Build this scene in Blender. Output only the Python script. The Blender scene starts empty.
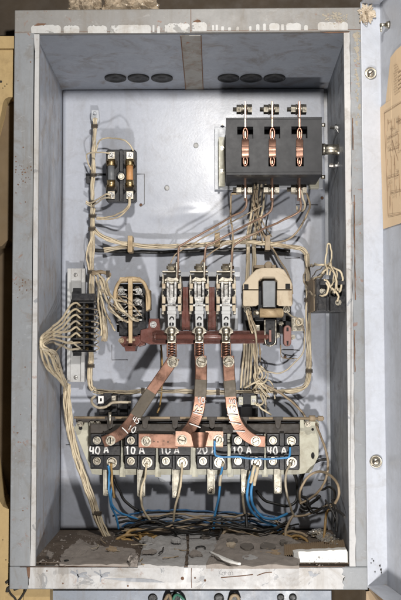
import bpy, bmesh, math, random
from mathutils import Vector, Matrix, noise
random.seed(7)
SC = bpy.context.scene
COL = SC.collection
S = 0.00175                      # metres per unit (one unit = one photo pixel at the cabinet's front frame)
F = 912.95
CAM = Vector((199.37, -893.34, 230.36))
PITCH, YAW, ROLL = .0543, -.0162, .0022
DB = 160.0                       # depth of the mounting plate behind the front frame
cp, sp, cy, sy, cr, sr = math.cos(PITCH), math.sin(PITCH), math.cos(YAW), math.sin(YAW), math.cos(ROLL), math.sin(ROLL)
RM = Matrix(((cy, sy, 0), (-sy, cy, 0), (0, 0, 1))) @ Matrix(((1, 0, 0), (0, cp, -sp), (0, sp, cp))) @ Matrix(((cr, 0, sr), (0, 1, 0), (-sr, 0, cr)))

def P(x, y, h=0.0):
    """photo point -> world point on the plane h units in front of the mounting plate"""
    d = RM @ Vector(((x - 200.5) / F, 1.0, -(y - 300.0) / F))
    return (CAM + d * ((DB - h - CAM.y) / d.y)) * S
def K(h): return (DB - h - CAM.y) / F * S      # metres per photo pixel at height h

# ------------------------------------------------------------------ materials
def new_mat(name):
    m = bpy.data.materials.new(name); m.use_nodes = True
    nt = m.node_tree; b = nt.nodes['Principled BSDF']
    g = nt.nodes.new('ShaderNodeNewGeometry')
    return m, nt, b, g.outputs['Position']
def nz(nt, pos, scale, detail=4, rough=.6, dist=0.0, stretch=None):
    if stretch:
        mp = nt.nodes.new('ShaderNodeMapping'); mp.inputs['Scale'].default_value = stretch
        nt.links.new(pos, mp.inputs['Vector']); pos = mp.outputs['Vector']
    n = nt.nodes.new('ShaderNodeTexNoise'); n.inputs['Scale'].default_value = scale
    n.inputs['Detail'].default_value = detail; n.inputs['Roughness'].default_value = rough
    n.inputs['Distortion'].default_value = dist
    nt.links.new(pos, n.inputs['Vector']); return n.outputs['Fac']
def ramp(nt, fac, stops):
    r = nt.nodes.new('ShaderNodeValToRGB'); e = r.color_ramp.elements
    while len(e) < len(stops): e.new(.5)
    for i, (p, c) in enumerate(stops):
        e[i].position = p; e[i].color = (c, c, c, 1) if isinstance(c, (int, float)) else (*c, 1)
    nt.links.new(fac, r.inputs['Fac']); return r.outputs['Color']
def mix(nt, fac, a, b, mode='MIX'):
    m = nt.nodes.new('ShaderNodeMix'); m.data_type = 'RGBA'; m.blend_type = mode
    for s, v in ((m.inputs[0], fac), (m.inputs[6], a), (m.inputs[7], b)):
        if isinstance(v, (int, float)): s.default_value = v
        elif isinstance(v, (tuple, list)): s.default_value = (*v, 1)
        else: nt.links.new(v, s)
    return m.outputs[2]
def bump(nt, b, fac, strength=.2, dist=.001):
    n = nt.nodes.new('ShaderNodeBump'); n.inputs['Strength'].default_value = strength; n.inputs['Distance'].default_value = dist
    nt.links.new(fac, n.inputs['Height']); nt.links.new(n.outputs['Normal'], b.inputs['Normal'])
def sc(c, k): return tuple(min(1, v * k) for v in c)

def plain(name, c, rough=.5, metal=0.0, var=.25, scale=60, dirt=None, dirt_amt=.5, bmp=.15, spec=.5, rv=1.0):
    m, nt, b, pos = new_mat(name)
    n = nz(nt, pos, scale, 5)
    col = mix(nt, n, sc(c, 1 - var), sc(c, 1 + var))
    if dirt is not None:
        n2 = nz(nt, pos, scale * .45, 6, .7, .6)
        col = mix(nt, ramp(nt, n2, [(.5, 0.0), (.7, dirt_amt)]), col, dirt)
    nt.links.new(col, b.inputs['Base Color'])
    n3 = nz(nt, pos, scale * 2.2, 3)
    nt.links.new(ramp(nt, n3, [(.3, max(0, rough - .12 * rv)), (.7, min(1, rough + .14 * rv))]), b.inputs['Roughness'])
    b.inputs['Metallic'].default_value = metal
    b.inputs['Specular IOR Level'].default_value = spec
    if bmp: bump(nt, b, n3, bmp, .0006)
    return m
def painted(name, c, stain=(.16, .13, .10), stain_amt=.35, rust=.0, rough=.4, streak=True, scratch=.3, lighter=None, chip_t=.62, rv=1.0):
    """old enamel on steel: cloudy tone, run-down stains, chips and rust specks"""
    m, nt, b, pos = new_mat(name)
    col = mix(nt, nz(nt, pos, 7, 5, .6, .4), sc(c, .86), sc(c, 1.12))
    fine = nz(nt, pos, 140, 4, .7)
    col = mix(nt, ramp(nt, fine, [(.35, .16), (.6, 0.0)]), col, sc(c, .6))
    if lighter is not None:
        col = mix(nt, ramp(nt, nz(nt, pos, 26, 6, .7, .8), [(chip_t, 0.0), (chip_t + .02, 1.0)]), col, lighter)
    if streak:
        st = nz(nt, pos, 30, 5, .65, .3, (1, 1, .12))
        col = mix(nt, ramp(nt, st, [(.52, 0.0), (.75, stain_amt)]), col, stain)
    blot = nz(nt, pos, 17, 7, .72, 1.0)
    col = mix(nt, ramp(nt, blot, [(.5, 0.0), (.68, stain_amt)]), col, stain)
    if scratch:
        s = nz(nt, pos, 90, 3, .5, 2.2, (.35, 1, 1))
        col = mix(nt, ramp(nt, s, [(.66, 0.0), (.69, scratch)]), col, sc(c, 1.5))
    if rust:
        r = nz(nt, pos, 75, 4, .7, .4); r2 = nz(nt, pos, 9, 3)
        rm = mix(nt, 1.0, ramp(nt, r, [(.61, 0.0), (.66, 1.0)]), ramp(nt, r2, [(.46, 0.0), (.62, rust)]), 'MULTIPLY')
        col = mix(nt, rm, col, (.20, .075, .03))
    nt.links.new(col, b.inputs['Base Color'])
    nt.links.new(ramp(nt, nz(nt, pos, 24, 5, .7), [(.3, rough - .1 * rv), (.7, rough + .16 * rv)]), b.inputs['Roughness'])
    bump(nt, b, mix(nt, .35, nz(nt, pos, 11, 3), nz(nt, pos, 210, 3)), .22, .0012)
    return m

M = dict(
    plate=painted('plate_enamel', (.39, .41, .462), stain_amt=.24, rough=.30, scratch=.12, rv=.35),
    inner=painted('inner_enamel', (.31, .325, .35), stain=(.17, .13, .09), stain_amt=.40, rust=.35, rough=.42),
    seam=painted('stained_seam', (.25, .24, .22), stain=(.13, .08, .045), stain_amt=.75, rust=.9, rough=.5),
    rag=plain('dirty_rag', (.50, .42, .32), .8, var=.4, scale=60, dirt=(.14, .09, .05), dirt_amt=.8, bmp=.5),
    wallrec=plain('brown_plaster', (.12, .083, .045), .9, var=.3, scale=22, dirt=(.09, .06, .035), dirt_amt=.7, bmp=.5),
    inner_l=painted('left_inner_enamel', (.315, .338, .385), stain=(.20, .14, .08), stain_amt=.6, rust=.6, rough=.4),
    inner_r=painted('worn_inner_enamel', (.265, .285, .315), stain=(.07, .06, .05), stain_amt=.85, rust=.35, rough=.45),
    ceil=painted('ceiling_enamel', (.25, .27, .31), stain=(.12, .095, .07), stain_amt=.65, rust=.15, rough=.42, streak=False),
    frame=painted('frame_enamel', (.215, .224, .234), stain=(.13, .105, .075), stain_amt=.6, rust=.85, rough=.45),
    frame_top=painted('top_rail_enamel', (.215, .208, .198), stain=(.15, .125, .095), stain_amt=.6, rust=.6, rough=.5),
    white=painted('white_paint', (.43, .425, .42), stain=(.20, .165, .125), stain_amt=.6, rust=.5, rough=.5, scratch=0, lighter=(.24, .245, .255), chip_t=.605),
    patch=painted('white_paint_patch', (.45, .445, .432), stain=(.26, .22, .17), stain_amt=.6, rust=.4, rough=.55, scratch=0, lighter=(.23, .225, .215), chip_t=.575),
    door=painted('door_enamel', (.44, .46, .505), stain=(.24, .22, .20), stain_amt=.28, rough=.36, scratch=.1),
    lowbox=painted('lower_box_enamel', (.25, .28, .33), stain=(.16, .13, .10), stain_amt=.4, rough=.45),
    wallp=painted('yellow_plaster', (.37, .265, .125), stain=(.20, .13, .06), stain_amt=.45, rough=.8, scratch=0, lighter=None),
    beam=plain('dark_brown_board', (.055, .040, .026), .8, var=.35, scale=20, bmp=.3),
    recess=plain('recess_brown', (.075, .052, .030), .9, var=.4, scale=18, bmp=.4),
    black=plain('black_bakelite', (.017, .017, .019), .4, var=.35, scale=80, dirt=(.10, .09, .08), dirt_amt=.4, spec=.42),
    slate=plain('black_slate', (.020, .020, .022), .48, var=.1, scale=30, dirt=(.045, .044, .043), dirt_amt=.22, bmp=.06, rv=.25, spec=.28),
    dark=plain('sooty_bakelite', (.035, .028, .022), .6, var=.4, scale=50, dirt=(.09, .07, .05), dirt_amt=.3),
    zinc=plain('zinc_steel', (.52, .48, .40), .37, 1.0, var=.2, scale=90, dirt=(.13, .095, .06), dirt_amt=.75),
    steel=plain('bare_steel', (.52, .51, .49), .36, 1.0, var=.2, scale=90, dirt=(.10, .07, .05), dirt_amt=.75),
    brass=plain('brass', (.55, .40, .20), .34, 1.0, var=.2, scale=90, dirt=(.14, .09, .04), dirt_amt=.5),
    copper=plain('aged_copper', (.32, .178, .128), .36, .85, var=.3, scale=26, dirt=(.17, .085, .055), dirt_amt=.6),
    copper_b=plain('bright_copper', (.50, .315, .235), .36, .8, var=.2, scale=30, dirt=(.26, .13, .085), dirt_amt=.5),
    band=plain('dark_bronze_paint', (.10, .082, .060), .55, .2, var=.25, scale=60, dirt=(.06, .05, .04), dirt_amt=.4),
    chalk=plain('white_chalk_paint', (.72, .71, .69), .85, var=.15, scale=170, dirt=(.22, .17, .15), dirt_amt=.75),
    redbar=plain('red_brown_lacquer', (.125, .050, .040), .28, var=.45, scale=45, dirt=(.06, .03, .022), dirt_amt=.75),
    pink=plain('pink_brown_fibre', (.24, .115, .095), .55, var=.2, scale=70, dirt=(.14, .07, .05), dirt_amt=.5),
    cream=plain('cream_plastic', (.47, .39, .28), .5, var=.18, scale=42, dirt=(.20, .12, .06), dirt_amt=.85),
    tan=plain('tan_fibre', (.42, .31, .18), .6, var=.25, scale=60, dirt=(.15, .095, .05), dirt_amt=.8),
    creamplate=plain('pale_yellow_plate', (.47, .455, .36), .45, var=.2, scale=40, dirt=(.22, .18, .11), dirt_amt=.75),
    channel=plain('white_channel', (.46, .46, .455), .45, var=.15, scale=40, dirt=(.22, .19, .16), dirt_amt=.65),
    railgrey=painted('rail_enamel', (.48, .50, .53), stain_amt=.2, rough=.36),
    wcream=plain('cream_insulation', (.56, .47, .33), .5, var=.2, scale=45, dirt=(.20, .135, .075), dirt_amt=.85, bmp=.15),
    wcream2=plain('greyed_cream_insulation', (.43, .37, .275), .55, var=.25, scale=40, dirt=(.14, .10, .06), dirt_amt=.9, bmp=.15),
    wcream3=plain('yellowed_cream_insulation', (.56, .475, .33), .5, var=.22, scale=40, dirt=(.17, .11, .055), dirt_amt=.85, bmp=.15),
    wold=plain('aged_insulation', (.32, .245, .16), .55, var=.3, scale=45, dirt=(.12, .08, .05), dirt_amt=.75, bmp=.1),
    wyel=plain('yellow_brown_insulation', (.34, .21, .075), .5, var=.3, scale=50, dirt=(.10, .06, .03), dirt_amt=.75, bmp=.1),
    wcop=plain('brown_copper_wire', (.27, .17, .12), .45, .3, var=.25, scale=60, dirt=(.20, .12, .09), dirt_amt=.5),
    wbluedk=plain('grimy_blue_insulation', (.03, .11, .24), .5, var=.25, scale=60, dirt=(.05, .06, .08), dirt_amt=.7, bmp=.05),
    wblue=plain('blue_insulation', (.045, .22, .46), .42, var=.18, scale=60, dirt=(.05, .10, .17), dirt_amt=.55, bmp=.05),
    gwire=plain('green_insulation', (.05, .16, .11), .5, var=.3, scale=60),
    wblack=plain('black_insulation', (.018, .017, .016), .45, var=.3, scale=60, dirt=(.07, .06, .05), dirt_amt=.5, bmp=.1),
    tie=plain('dark_tie_cord', (.07, .055, .04), .8, var=.4, scale=80),
    dirt=plain('dusty_floor', (.085, .062, .045), .95, var=.5, scale=28, dirt=(.22, .18, .145), dirt_amt=.7, bmp=.8),
    scrap=plain('dirty_paperboard', (.24, .21, .185), .95, var=.25, scale=50, dirt=(.12, .10, .085), dirt_amt=.5, bmp=.5),
    scrapdark=plain('dark_paperboard', (.14, .122, .105), .95, var=.4, scale=60, bmp=.5),
    concrete=plain('grey_cement', (.34, .33, .32), .95, var=.25, scale=40, dirt=(.16, .14, .12), dirt_amt=.6, bmp=.7),
    card=plain('corrugated_card', (.34, .25, .16), .9, var=.2, scale=70, dirt=(.2, .15, .1), dirt_amt=.4, bmp=.3),
    foam=plain('white_foam_board', (.66, .645, .61), .9, var=.05, scale=120, dirt=(.62, .56, .48), dirt_amt=.4, bmp=.6),
    paper=plain('yellowed_paper', (.74, .55, .35), .85, var=.07, scale=30, dirt=(.60, .41, .24), dirt_amt=.4, bmp=.15),
    ink=plain('brown_ink', (.20, .12, .07), .9, var=.2),
    foil=plain('crumpled_foil', (.75, .70, .62), .28, .8, var=.3, scale=90, dirt=(.3, .2, .1), dirt_amt=.6),
    felt=plain('dark_grommet_rubber', (.014, .014, .014), .55, var=.3),
    hole=plain('dark_hole', (.006, .006, .006), .8, var=.2),
    rustm=plain('rust', (.13, .07, .042), .9, var=.45, scale=120, bmp=.5),
    iron=plain('grey_iron', (.20, .21, .22), .5, .2, var=.3, scale=50, dirt=(.3, .3, .3), dirt_amt=.3),
    heater=plain('tinned_strip', (.42, .395, .33), .5, .5, var=.25, scale=60, dirt=(.14, .11, .07), dirt_amt=.6),
    filler=plain('old_filler', (.30, .265, .21), .85, var=.35, scale=90, bmp=.4),
    pencil=plain('faint_pencil', (.26, .26, .27), .8, var=.4, scale=200),
    scratch=plain('cut_edge', (.16, .155, .15), .6, var=.4),
    greymark=plain('grey_bare_patch', (.27, .28, .30), .6, var=.15),
    greyfuse=plain('grey_fuse_tube', (.14, .145, .15), .45, var=.3, scale=90),
    orangefuse=plain('orange_brown_fuse_tube', (.50, .25, .10), .5, var=.2, scale=90, dirt=(.3, .14, .05), dirt_amt=.4),
    stain=plain('black_stain', (.02, .017, .013), .9, var=.4),
)
def cello():
    m, nt, b, pos = new_mat('cellophane')
    b.inputs['Base Color'].default_value = (.75, .62, .46, 1); b.inputs['Roughness'].default_value = .14
    b.inputs['Alpha'].default_value = .42
    bump(nt, b, nz(nt, pos, 70, 3), .6, .004); return m
M['cello'] = cello()

# ------------------------------------------------------------------ builders
class MB:
    def __init__(s): s.bm = bmesh.new()
    def _box(s, x0, x1, y0, y1, z0, z1, bev=0, seg=2):
        v = [s.bm.verts.new((x, y, z)) for x in (x0, x1) for y in (y0, y1) for z in (z0, z1)]
        fs = [s.bm.faces.new([v[i] for i in f]) for f in ((0, 1, 3, 2), (4, 6, 7, 5), (0, 4, 5, 1), (2, 3, 7, 6), (0, 2, 6, 4), (1, 5, 7, 3))]
        if bev:
            es = list({e for f in fs for e in f.edges})
            bmesh.ops.bevel(s.bm, geom=es, offset=bev, segments=seg, affect='EDGES', profile=.5, clamp_overlap=True)
        return s
    def box(s, x0, y0, x1, y1, h0, h1, bev=.5):
        a, b = P(x0, y0, h1), P(x1, y1, h1)
        return s._box(a.x, b.x, a.y, (DB - h0) * S, b.z, a.z, bev * K(h1))
    def prism(s, pts, h0, h1, bev=.4):
        fr = [P(x, y, h1) for x, y in pts]
        a = [s.bm.verts.new(p) for p in fr]
        b = [s.bm.verts.new((p.x, (DB - h0) * S, p.z)) for p in fr]
        n = len(a); fs = [s.bm.faces.new(a), s.bm.faces.new(b[::-1])]
        fs += [s.bm.faces.new((a[i], b[i], b[(i + 1) % n], a[(i + 1) % n])) for i in range(n)]
        bmesh.ops.recalc_face_normals(s.bm, faces=fs)
        if bev:
            bmesh.ops.bevel(s.bm, geom=list(fs[0].edges), offset=bev * K(h1), segments=2, affect='EDGES', profile=.5, clamp_overlap=True)
        return s
    def holed(s, x0, y0, x1, y1, h0, h1, holes):
        """a plate with rectangular openings cut right through"""
        xs = sorted({x0, x1, *[v for h in holes for v in (h[0], h[2])]}); ys = sorted({y0, y1, *[v for h in holes for v in (h[1], h[3])]})
        solid = lambda i, j: 0 <= i < len(xs) - 1 and 0 <= j < len(ys) - 1 and not any(h[0] <= xs[i] < h[2] and h[1] <= ys[j] < h[3] for h in holes)
        def V(i, j, back):
            p = P(xs[i], ys[j], h1); q = Vector((P(xs[i], (y0 + y1) / 2, h1).x, p.y, P((x0 + x1) / 2, ys[j], h1).z))
            if back: q.y = (DB - h0) * S
            k = (i, j, back)
            if k not in vs: vs[k] = s.bm.verts.new(q)
            return vs[k]
        vs = {}; fs = []
        for i in range(len(xs) - 1):
            for j in range(len(ys) - 1):
                if not solid(i, j): continue
                for bk in (0, 1): fs.append(s.bm.faces.new([V(i, j, bk), V(i + 1, j, bk), V(i + 1, j + 1, bk), V(i, j + 1, bk)]))
                for di, dj, A, B in ((-1, 0, (i, j), (i, j + 1)), (1, 0, (i + 1, j), (i + 1, j + 1)), (0, -1, (i, j), (i + 1, j)), (0, 1, (i, j + 1), (i + 1, j + 1))):
                    if not solid(i + di, j + dj): fs.append(s.bm.faces.new([V(*A, 0), V(*B, 0), V(*B, 1), V(*A, 1)]))
        bmesh.ops.recalc_face_normals(s.bm, faces=fs); return s
    def cylw(s, p, q, r0, r1=None, n=16, smooth=True, cap=True):
        r1 = r0 if r1 is None else r1
        p, q = Vector(p), Vector(q); d = (q - p).normalized()
        u = d.orthogonal().normalized(); w = d.cross(u)
        A = [s.bm.verts.new(p + (u * math.cos(t) + w * math.sin(t)) * r0) for t in [2 * math.pi * i / n for i in range(n)]]
        B = [s.bm.verts.new(q + (u * math.cos(t) + w * math.sin(t)) * r1) for t in [2 * math.pi * i / n for i in range(n)]]
        for i in range(n):
            f = s.bm.faces.new((A[i], A[(i + 1) % n], B[(i + 1) % n], B[i])); f.smooth = smooth
        if cap: s.bm.faces.new(A[::-1]); s.bm.faces.new(B)
        return s
    def cyl(s, a, b, r, r1=None, n=16, smooth=True):
        k = K(a[2]); return s.cylw(P(*a), P(*b), r * k, None if r1 is None else r1 * k, n, smooth)
    def disc(s, x, y, r, h0, h1, n=16, r1=None, smooth=True):
        p = P(x, y, h1); k = K(h1)
        return s.cylw((p.x, (DB - h0) * S, p.z), p, r * k, (r if r1 is None else r1) * k, n, smooth)
    def lathe(s, x, y, prof, n=18):
        """turned about the axis that points out of the cabinet: prof = [(radius px, h)]"""
        p = P(x, y, prof[0][1]); rings = []
        for r, h in prof:
            k = K(h)
            rings.append([s.bm.verts.new((p.x + math.cos(t) * r * k, (DB - h) * S, p.z + math.sin(t) * r * k)) for t in [2 * math.pi * i / n for i in range(n)]])
        for a, b in zip(rings, rings[1:]):
            for i in range(n):
                f = s.bm.faces.new((a[i], a[(i + 1) % n], b[(i + 1) % n], b[i])); f.smooth = True
        s.bm.faces.new(rings[0][::-1]); s.bm.faces.new(rings[-1]); return s
    def screw(s, x, y, r, h, ang=.6, hex_=False):
        """slotted screw head on a surface at height h"""
        p = P(x, y, h); k = K(h); n = 6 if hex_ else 18
        if hex_: s.disc(x, y, r * 1.25, h, h + r * .5, 6, smooth=False); h2 = h + r * .5
        else: s.disc(x, y, r * 1.3, h, h + .6, 18); h2 = h + .6
        # two half heads leave a real slot
        for sg in (0, math.pi):
            pts = []
            for i in range(9):
                t = sg + ang + math.pi * (i + .0) / 8
                pts.append((math.cos(t) * r, math.sin(t) * r))
            off = (-math.sin(sg + ang) * r * -.14, math.cos(sg + ang) * r * .14)
            lo, hi = [], []
            for px, py in pts:
                lo.append(s.bm.verts.new((p.x + (px + off[0]) * k, (DB - h2) * S, p.z + (py + off[1]) * k)))
                hi.append(s.bm.verts.new((p.x + (px * .8 + off[0]) * k, (DB - h2 - r * .55) * S, p.z + (py * .8 + off[1]) * k)))
            m = len(lo)
            fs = [s.bm.faces.new(hi)] + [s.bm.faces.new((lo[i], lo[(i + 1) % m], hi[(i + 1) % m], hi[i])) for i in range(m)]
            bmesh.ops.recalc_face_normals(s.bm, faces=fs)
        return s
    def sweep(s, W, rad, n=8, closed=False):
        N = len(W); rings = []
        up = None
        for i, p in enumerate(W):
            t = (W[min(i + 1, N - 1)] - W[max(i - 1, 0)]) if not closed else (W[(i + 1) % N] - W[i - 1])
            t.normalize()
            if up is None: up = t.orthogonal().normalized()
            up = (up - t * up.dot(t)).normalized(); w = t.cross(up)
            r = rad[i] if isinstance(rad, list) else rad
            rings.append([s.bm.verts.new(p + (up * math.cos(a) + w * math.sin(a)) * r) for a in [2 * math.pi * j / n for j in range(n)]])
        for i in range(N if closed else N - 1):
            a, b = rings[i], rings[(i + 1) % N]
            for j in range(n):
                f = s.bm.faces.new((a[j], a[(j + 1) % n], b[(j + 1) % n], b[j])); f.smooth = True
        if not closed: s.bm.faces.new(rings[0][::-1]); s.bm.faces.new(rings[-1])
        return s
    def tube(s, pts, r, h=20, n=8, seg=7, wob=0.0):
        W = curve([P(p[0], p[1], p[2] if len(p) > 2 else h) for p in pts], seg)
        if wob:
            o = Vector((random.random() * 50, random.random() * 50, 0))
            W = [p + (noise.noise_vector(p * 50 + o) * wob + noise.noise_vector(p * 150 + o) * wob * .35) * S for p in W]
        return s.sweep(W, r * K(h), n)
    def bundle(s, pts, n, R, r, h=14, twist=.02, seg=8):
        W = curve([P(p[0], p[1], p[2] if len(p) > 2 else h) for p in pts], seg); k = K(h)
        for j in range(n):
            ph = 2 * math.pi * j / max(1, n - 1) if j else 0; rr = R if j else 0
            o = Vector((j * 13.7, j * 3.1, 0)); Q = []; ac = 0
            for i, p in enumerate(W):
                t = (W[min(i + 1, len(W) - 1)] - W[max(i - 1, 0)]).normalized()
                u = Vector((0, -1, 0)); u = (u - t * u.dot(t)).normalized(); w = t.cross(u)
                if i: ac += (W[i] - W[i - 1]).length / S
                a = ph + ac * twist
                Q.append(p + (u * math.cos(a) + w * math.sin(a)) * rr * k + (noise.noise_vector(p * 38 + o) * 1.5 + noise.noise_vector(p * 130 + o) * .4) * S)
            s.sweep(Q, r * k, 7)
        return s
    def ribbon(s, pts, w, th, seg=6, taper=None):
        """flat bar: px centre line with h, width px, thickness units"""
        W = curve([P(*p) for p in pts], seg); N = len(W); rows = []
        for i, p in enumerate(W):
            t = (W[min(i + 1, N - 1)] - W[max(i - 1, 0)]).normalized()
            side = t.cross(Vector((0, 1, 0))).normalized(); nrm = side.cross(t).normalized()
            if nrm.y > 0: nrm = -nrm
            k = K(pts[0][2]); a = side * w * .5 * k; b = nrm * th * S
            c = .12 * w * .5 * k; a2 = side * (w * .5 * k - c)
            rows.append([s.bm.verts.new(q) for q in (p - a, p - a + b * .7, p - a2 + b, p + a2 + b, p + a + b * .7, p + a)])
        fs = []
        for a, b in zip(rows, rows[1:]):
            for j in range(6): fs.append(s.bm.faces.new((a[j], a[(j + 1) % 6], b[(j + 1) % 6], b[j])))
        fs += [s.bm.faces.new(rows[0][::-1]), s.bm.faces.new(rows[-1])]
        bmesh.ops.recalc_face_normals(s.bm, faces=fs); return s
    def write(s, txt, x, y, size, h, ang=0.0, th=.55, gap=.95):
        """brushed digits"""
        ca, sa = math.cos(ang), math.sin(ang); cx = 0.0
        for ch in txt:
            for st in GLYPH.get(ch, []):
                pts = []
                for gx, gy in st:
                    lx = cx + gx * .62 * size; ly = -gy * size + random.uniform(-.09, .09) * size; lx += random.uniform(-.05, .05) * size
                    pts.append((x + lx * ca - ly * sa, y + lx * sa + ly * ca, h))
                s.tube(pts, th, h, 6, 3)
            cx += gap * size * (.8 if ch != ' ' else .5)
        return s
    def build(s, name, mat, parent=None):
        """links the mesh; pieces that do not touch become objects of their own when they are parts"""
        bm = s.bm
        if parent is None or name in ONE_PIECE: groups = [set(bm.verts)]
        else: groups = clusters(bm)
        first = None
        for g in groups:
            b2 = bm if len(groups) == 1 else bmesh.new()
            if b2 is not bm:
                mp_ = {v: b2.verts.new(v.co) for v in bm.verts if v in g}
                for f in bm.faces:
                    if f.verts[0] in g: b2.faces.new([mp_[v] for v in f.verts]).smooth = f.smooth
            xs = [v.co.x for v in b2.verts]; ys = [v.co.y for v in b2.verts]; zs = [v.co.z for v in b2.verts]
            loc = Vector(((min(xs) + max(xs)) / 2, max(ys), min(zs)))
            bmesh.ops.translate(b2, verts=b2.verts, vec=-loc)
            me = bpy.data.meshes.new(name); b2.to_mesh(me)
            if b2 is not bm: b2.free()
            me.materials.append(M[mat] if isinstance(mat, str) else mat)
            o = bpy.data.objects.new(name, me); COL.objects.link(o)
            WL[o.name] = loc.copy()
            if parent is not None: o.parent = parent; o.location = loc - WL[parent.name]
            else: o.location = loc
            first = first or o
        bm.free()
        return first
ONE_PIECE = {'rust_patch', 'bare_patch', 'painted_writing', 'pencil_scribble', 'wires', 'drawn_line', 'filler_run', 'rust_speck', 'filler_patch', 'paint_chip', 'dent_shade', 'white_mark', 'burn_mark', 'knife_blade', 'hinge_bolt', 'black_stain'}
def clusters(bm):
    bm.verts.index_update(); seen = set(); isl = []
    for v in bm.verts:
        if v in seen: continue
        st_ = [v]; seen.add(v); g = []
        while st_:
            q = st_.pop(); g.append(q)
            for e in q.link_edges:
                o = e.other_vert(q)
                if o not in seen: seen.add(o); st_.append(o)
        isl.append(g)
    bb = [[f(getattr(v.co, a) for v in g) for a in 'xyz' for f in (min, max)] for g in isl]
    par = list(range(len(isl)))
    def fnd(i):
        while par[i] != i: i = par[i]
        return i
    e = .9 * S
    for i in range(len(isl)):
        for j in range(i):
            a, b = bb[i], bb[j]
            if all(a[2 * k] - e <= b[2 * k + 1] and b[2 * k] - e <= a[2 * k + 1] for k in range(3)): par[fnd(i)] = fnd(j)
    out = {}
    for i, g in enumerate(isl): out.setdefault(fnd(i), set()).update(g)
    return list(out.values())
WL = {}
def curve(pts, seg):
    out = []; n = len(pts)
    if n < 3: return [pts[0].lerp(pts[-1], i / 3) for i in range(4)]
    for i in range(n - 1):
        p0, p1, p2, p3 = pts[max(i - 1, 0)], pts[i], pts[i + 1], pts[min(i + 2, n - 1)]
        for j in range(seg):
            t = j / seg; t2 = t * t; t3 = t2 * t
            out.append(.5 * ((2 * p1) + (p2 - p0) * t + (2 * p0 - 5 * p1 + 4 * p2 - p3) * t2 + (3 * p1 - p0 - 3 * p2 + p3) * t3))
    out.append(pts[-1].copy()); return out
def ell(cx, cy_, rx, ry, n=12): return [(cx + rx * math.cos(2 * math.pi * i / n), cy_ + ry * math.sin(2 * math.pi * i / n)) for i in range(n + 1)]
GLYPH = {'0': [ell(.5, .5, .45, .5, 10)], '1': [[(.25, .75), (.55, 1), (.5, .5), (.5, 0)]],
    '2': [[(.05, .8), (.4, 1), (.8, .8), (.6, .45), (.05, .02), (.5, .06), (.9, .0)]],
    '4': [[(.1, 1), (.05, .5), (.4, .42), (.9, .45)], [(.75, .95), (.7, .5), (.7, 0)]],
    '5': [[(.85, 1), (.2, .98), (.15, .6), (.6, .62), (.8, .3), (.5, .0), (.05, .08)]],
    'A': [[(.0, 0), (.45, 1), (.95, 0)], [(.2, .35), (.75, .38)]],
    'K': [[(.1, 1), (.1, 0)], [(.8, 1), (.15, .5), (.8, 0)]], 'r': [[(.2, .6), (.2, 0)], [(.2, .4), (.5, .62), (.8, .55)]],
    'a': [ell(.45, .3, .35, .3, 8), [(.8, .6), (.8, 0)]], 'n': [[(.15, .6), (.15, 0)], [(.15, .4), (.5, .62), (.75, .4), (.75, 0)]]}
def tag(o, label, cat, group=None):
    o['label'] = label; o['category'] = cat
    if group: o['group'] = group
    return o
def thing(name, label, cat, loc, group=None):
    o = bpy.data.objects.new(name, None); COL.objects.link(o); o.empty_display_size = .01
    o.location = loc; WL[o.name] = Vector(loc); return tag(o, label, cat, group)
def struct(o): o['kind'] = 'structure'; return o
def jit(pts, a=.4): return [(x + random.uniform(-a, a), y + random.uniform(-a, a)) for x, y in pts]

# ------------------------------------------------------------------ the cabinet
W_, H_ = 345.0, 569.3
OL, OR, OT, OB = 25.2, 327.2, 544.8, 21.9            # opening in the front frame
XL, XR = P(61.0, 300, 0).x / S, P(329.6, 300, 0).x / S   # inner side walls
ZT, ZB = P(195, 88.6, 0).z / S, P(195, 530.5, 0).z / S   # inner ceiling and floor
BK = DB + 6
def ZC(y): return OT + .1 + (ZT - OT) * y / DB      # the ceiling sheet falls a little towards the back
cab = thing('electrical_cabinet', 'old grey steel electrical cabinet standing open, with chipped white paint round its front frame', 'electrical cabinet', Vector((172, BK, 0)) * S)
def ub(mb, x0, x1, y0, y1, z0, z1, bev=0): return mb._box(x0 * S, x1 * S, y0 * S, y1 * S, z0 * S, z1 * S, bev * S)
# mounting plate with its dents
mb = MB(); a, b = P(63.2, 90.4, 0), P(328.0, 528.5, 0); nx, ny = 70, 116; g = []
D1, D2, D3 = P(190, 213, 0), P(215, 236, 0), P(165, 216, 0)
for j in range(ny + 1):
    row = []
    for i in range(nx + 1):
        x = a.x + (b.x - a.x) * i / nx; z = b.z + (a.z - b.z) * j / ny
        d = noise.noise(Vector((x * 9, z * 7, 3))) * .7
        for q, am, rx, rz in ((D1, 2.2, 16, 6), (D2, -1.6, 30, 13), (D3, 1.2, 20, 5)):
            d += am * math.exp(-(((x - q.x) / S / rx) ** 2 + ((z - q.z) / S / rz) ** 2))
        row.append(mb.bm.verts.new((x, (DB + .2) * S - d * S * .8, z)))
    g.append(row)
fs = []
for j in range(ny):
    for i in range(nx):
        f = mb.bm.faces.new((g[j][i], g[j][i + 1], g[j + 1][i + 1], g[j + 1][i])); f.smooth = True; fs.append(f)
ex = bmesh.ops.extrude_face_region(mb.bm, geom=fs)
bmesh.ops.translate(mb.bm, verts=[v for v in ex['geom'] if isinstance(v, bmesh.types.BMVert)], vec=(0, 2.2 * S, 0))
bmesh.ops.recalc_face_normals(mb.bm, faces=mb.bm.faces)
plate = mb.build('mounting_plate', 'plate', cab)
for x, y in ((167, 188), (196, 145.5), (302, 133)):
    mb = MB(); mb.lathe(x, y, [(2.6, 0), (2.6, .8), (1.6, 1.5)]); mb.build('rivet', 'patch', plate)
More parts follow.
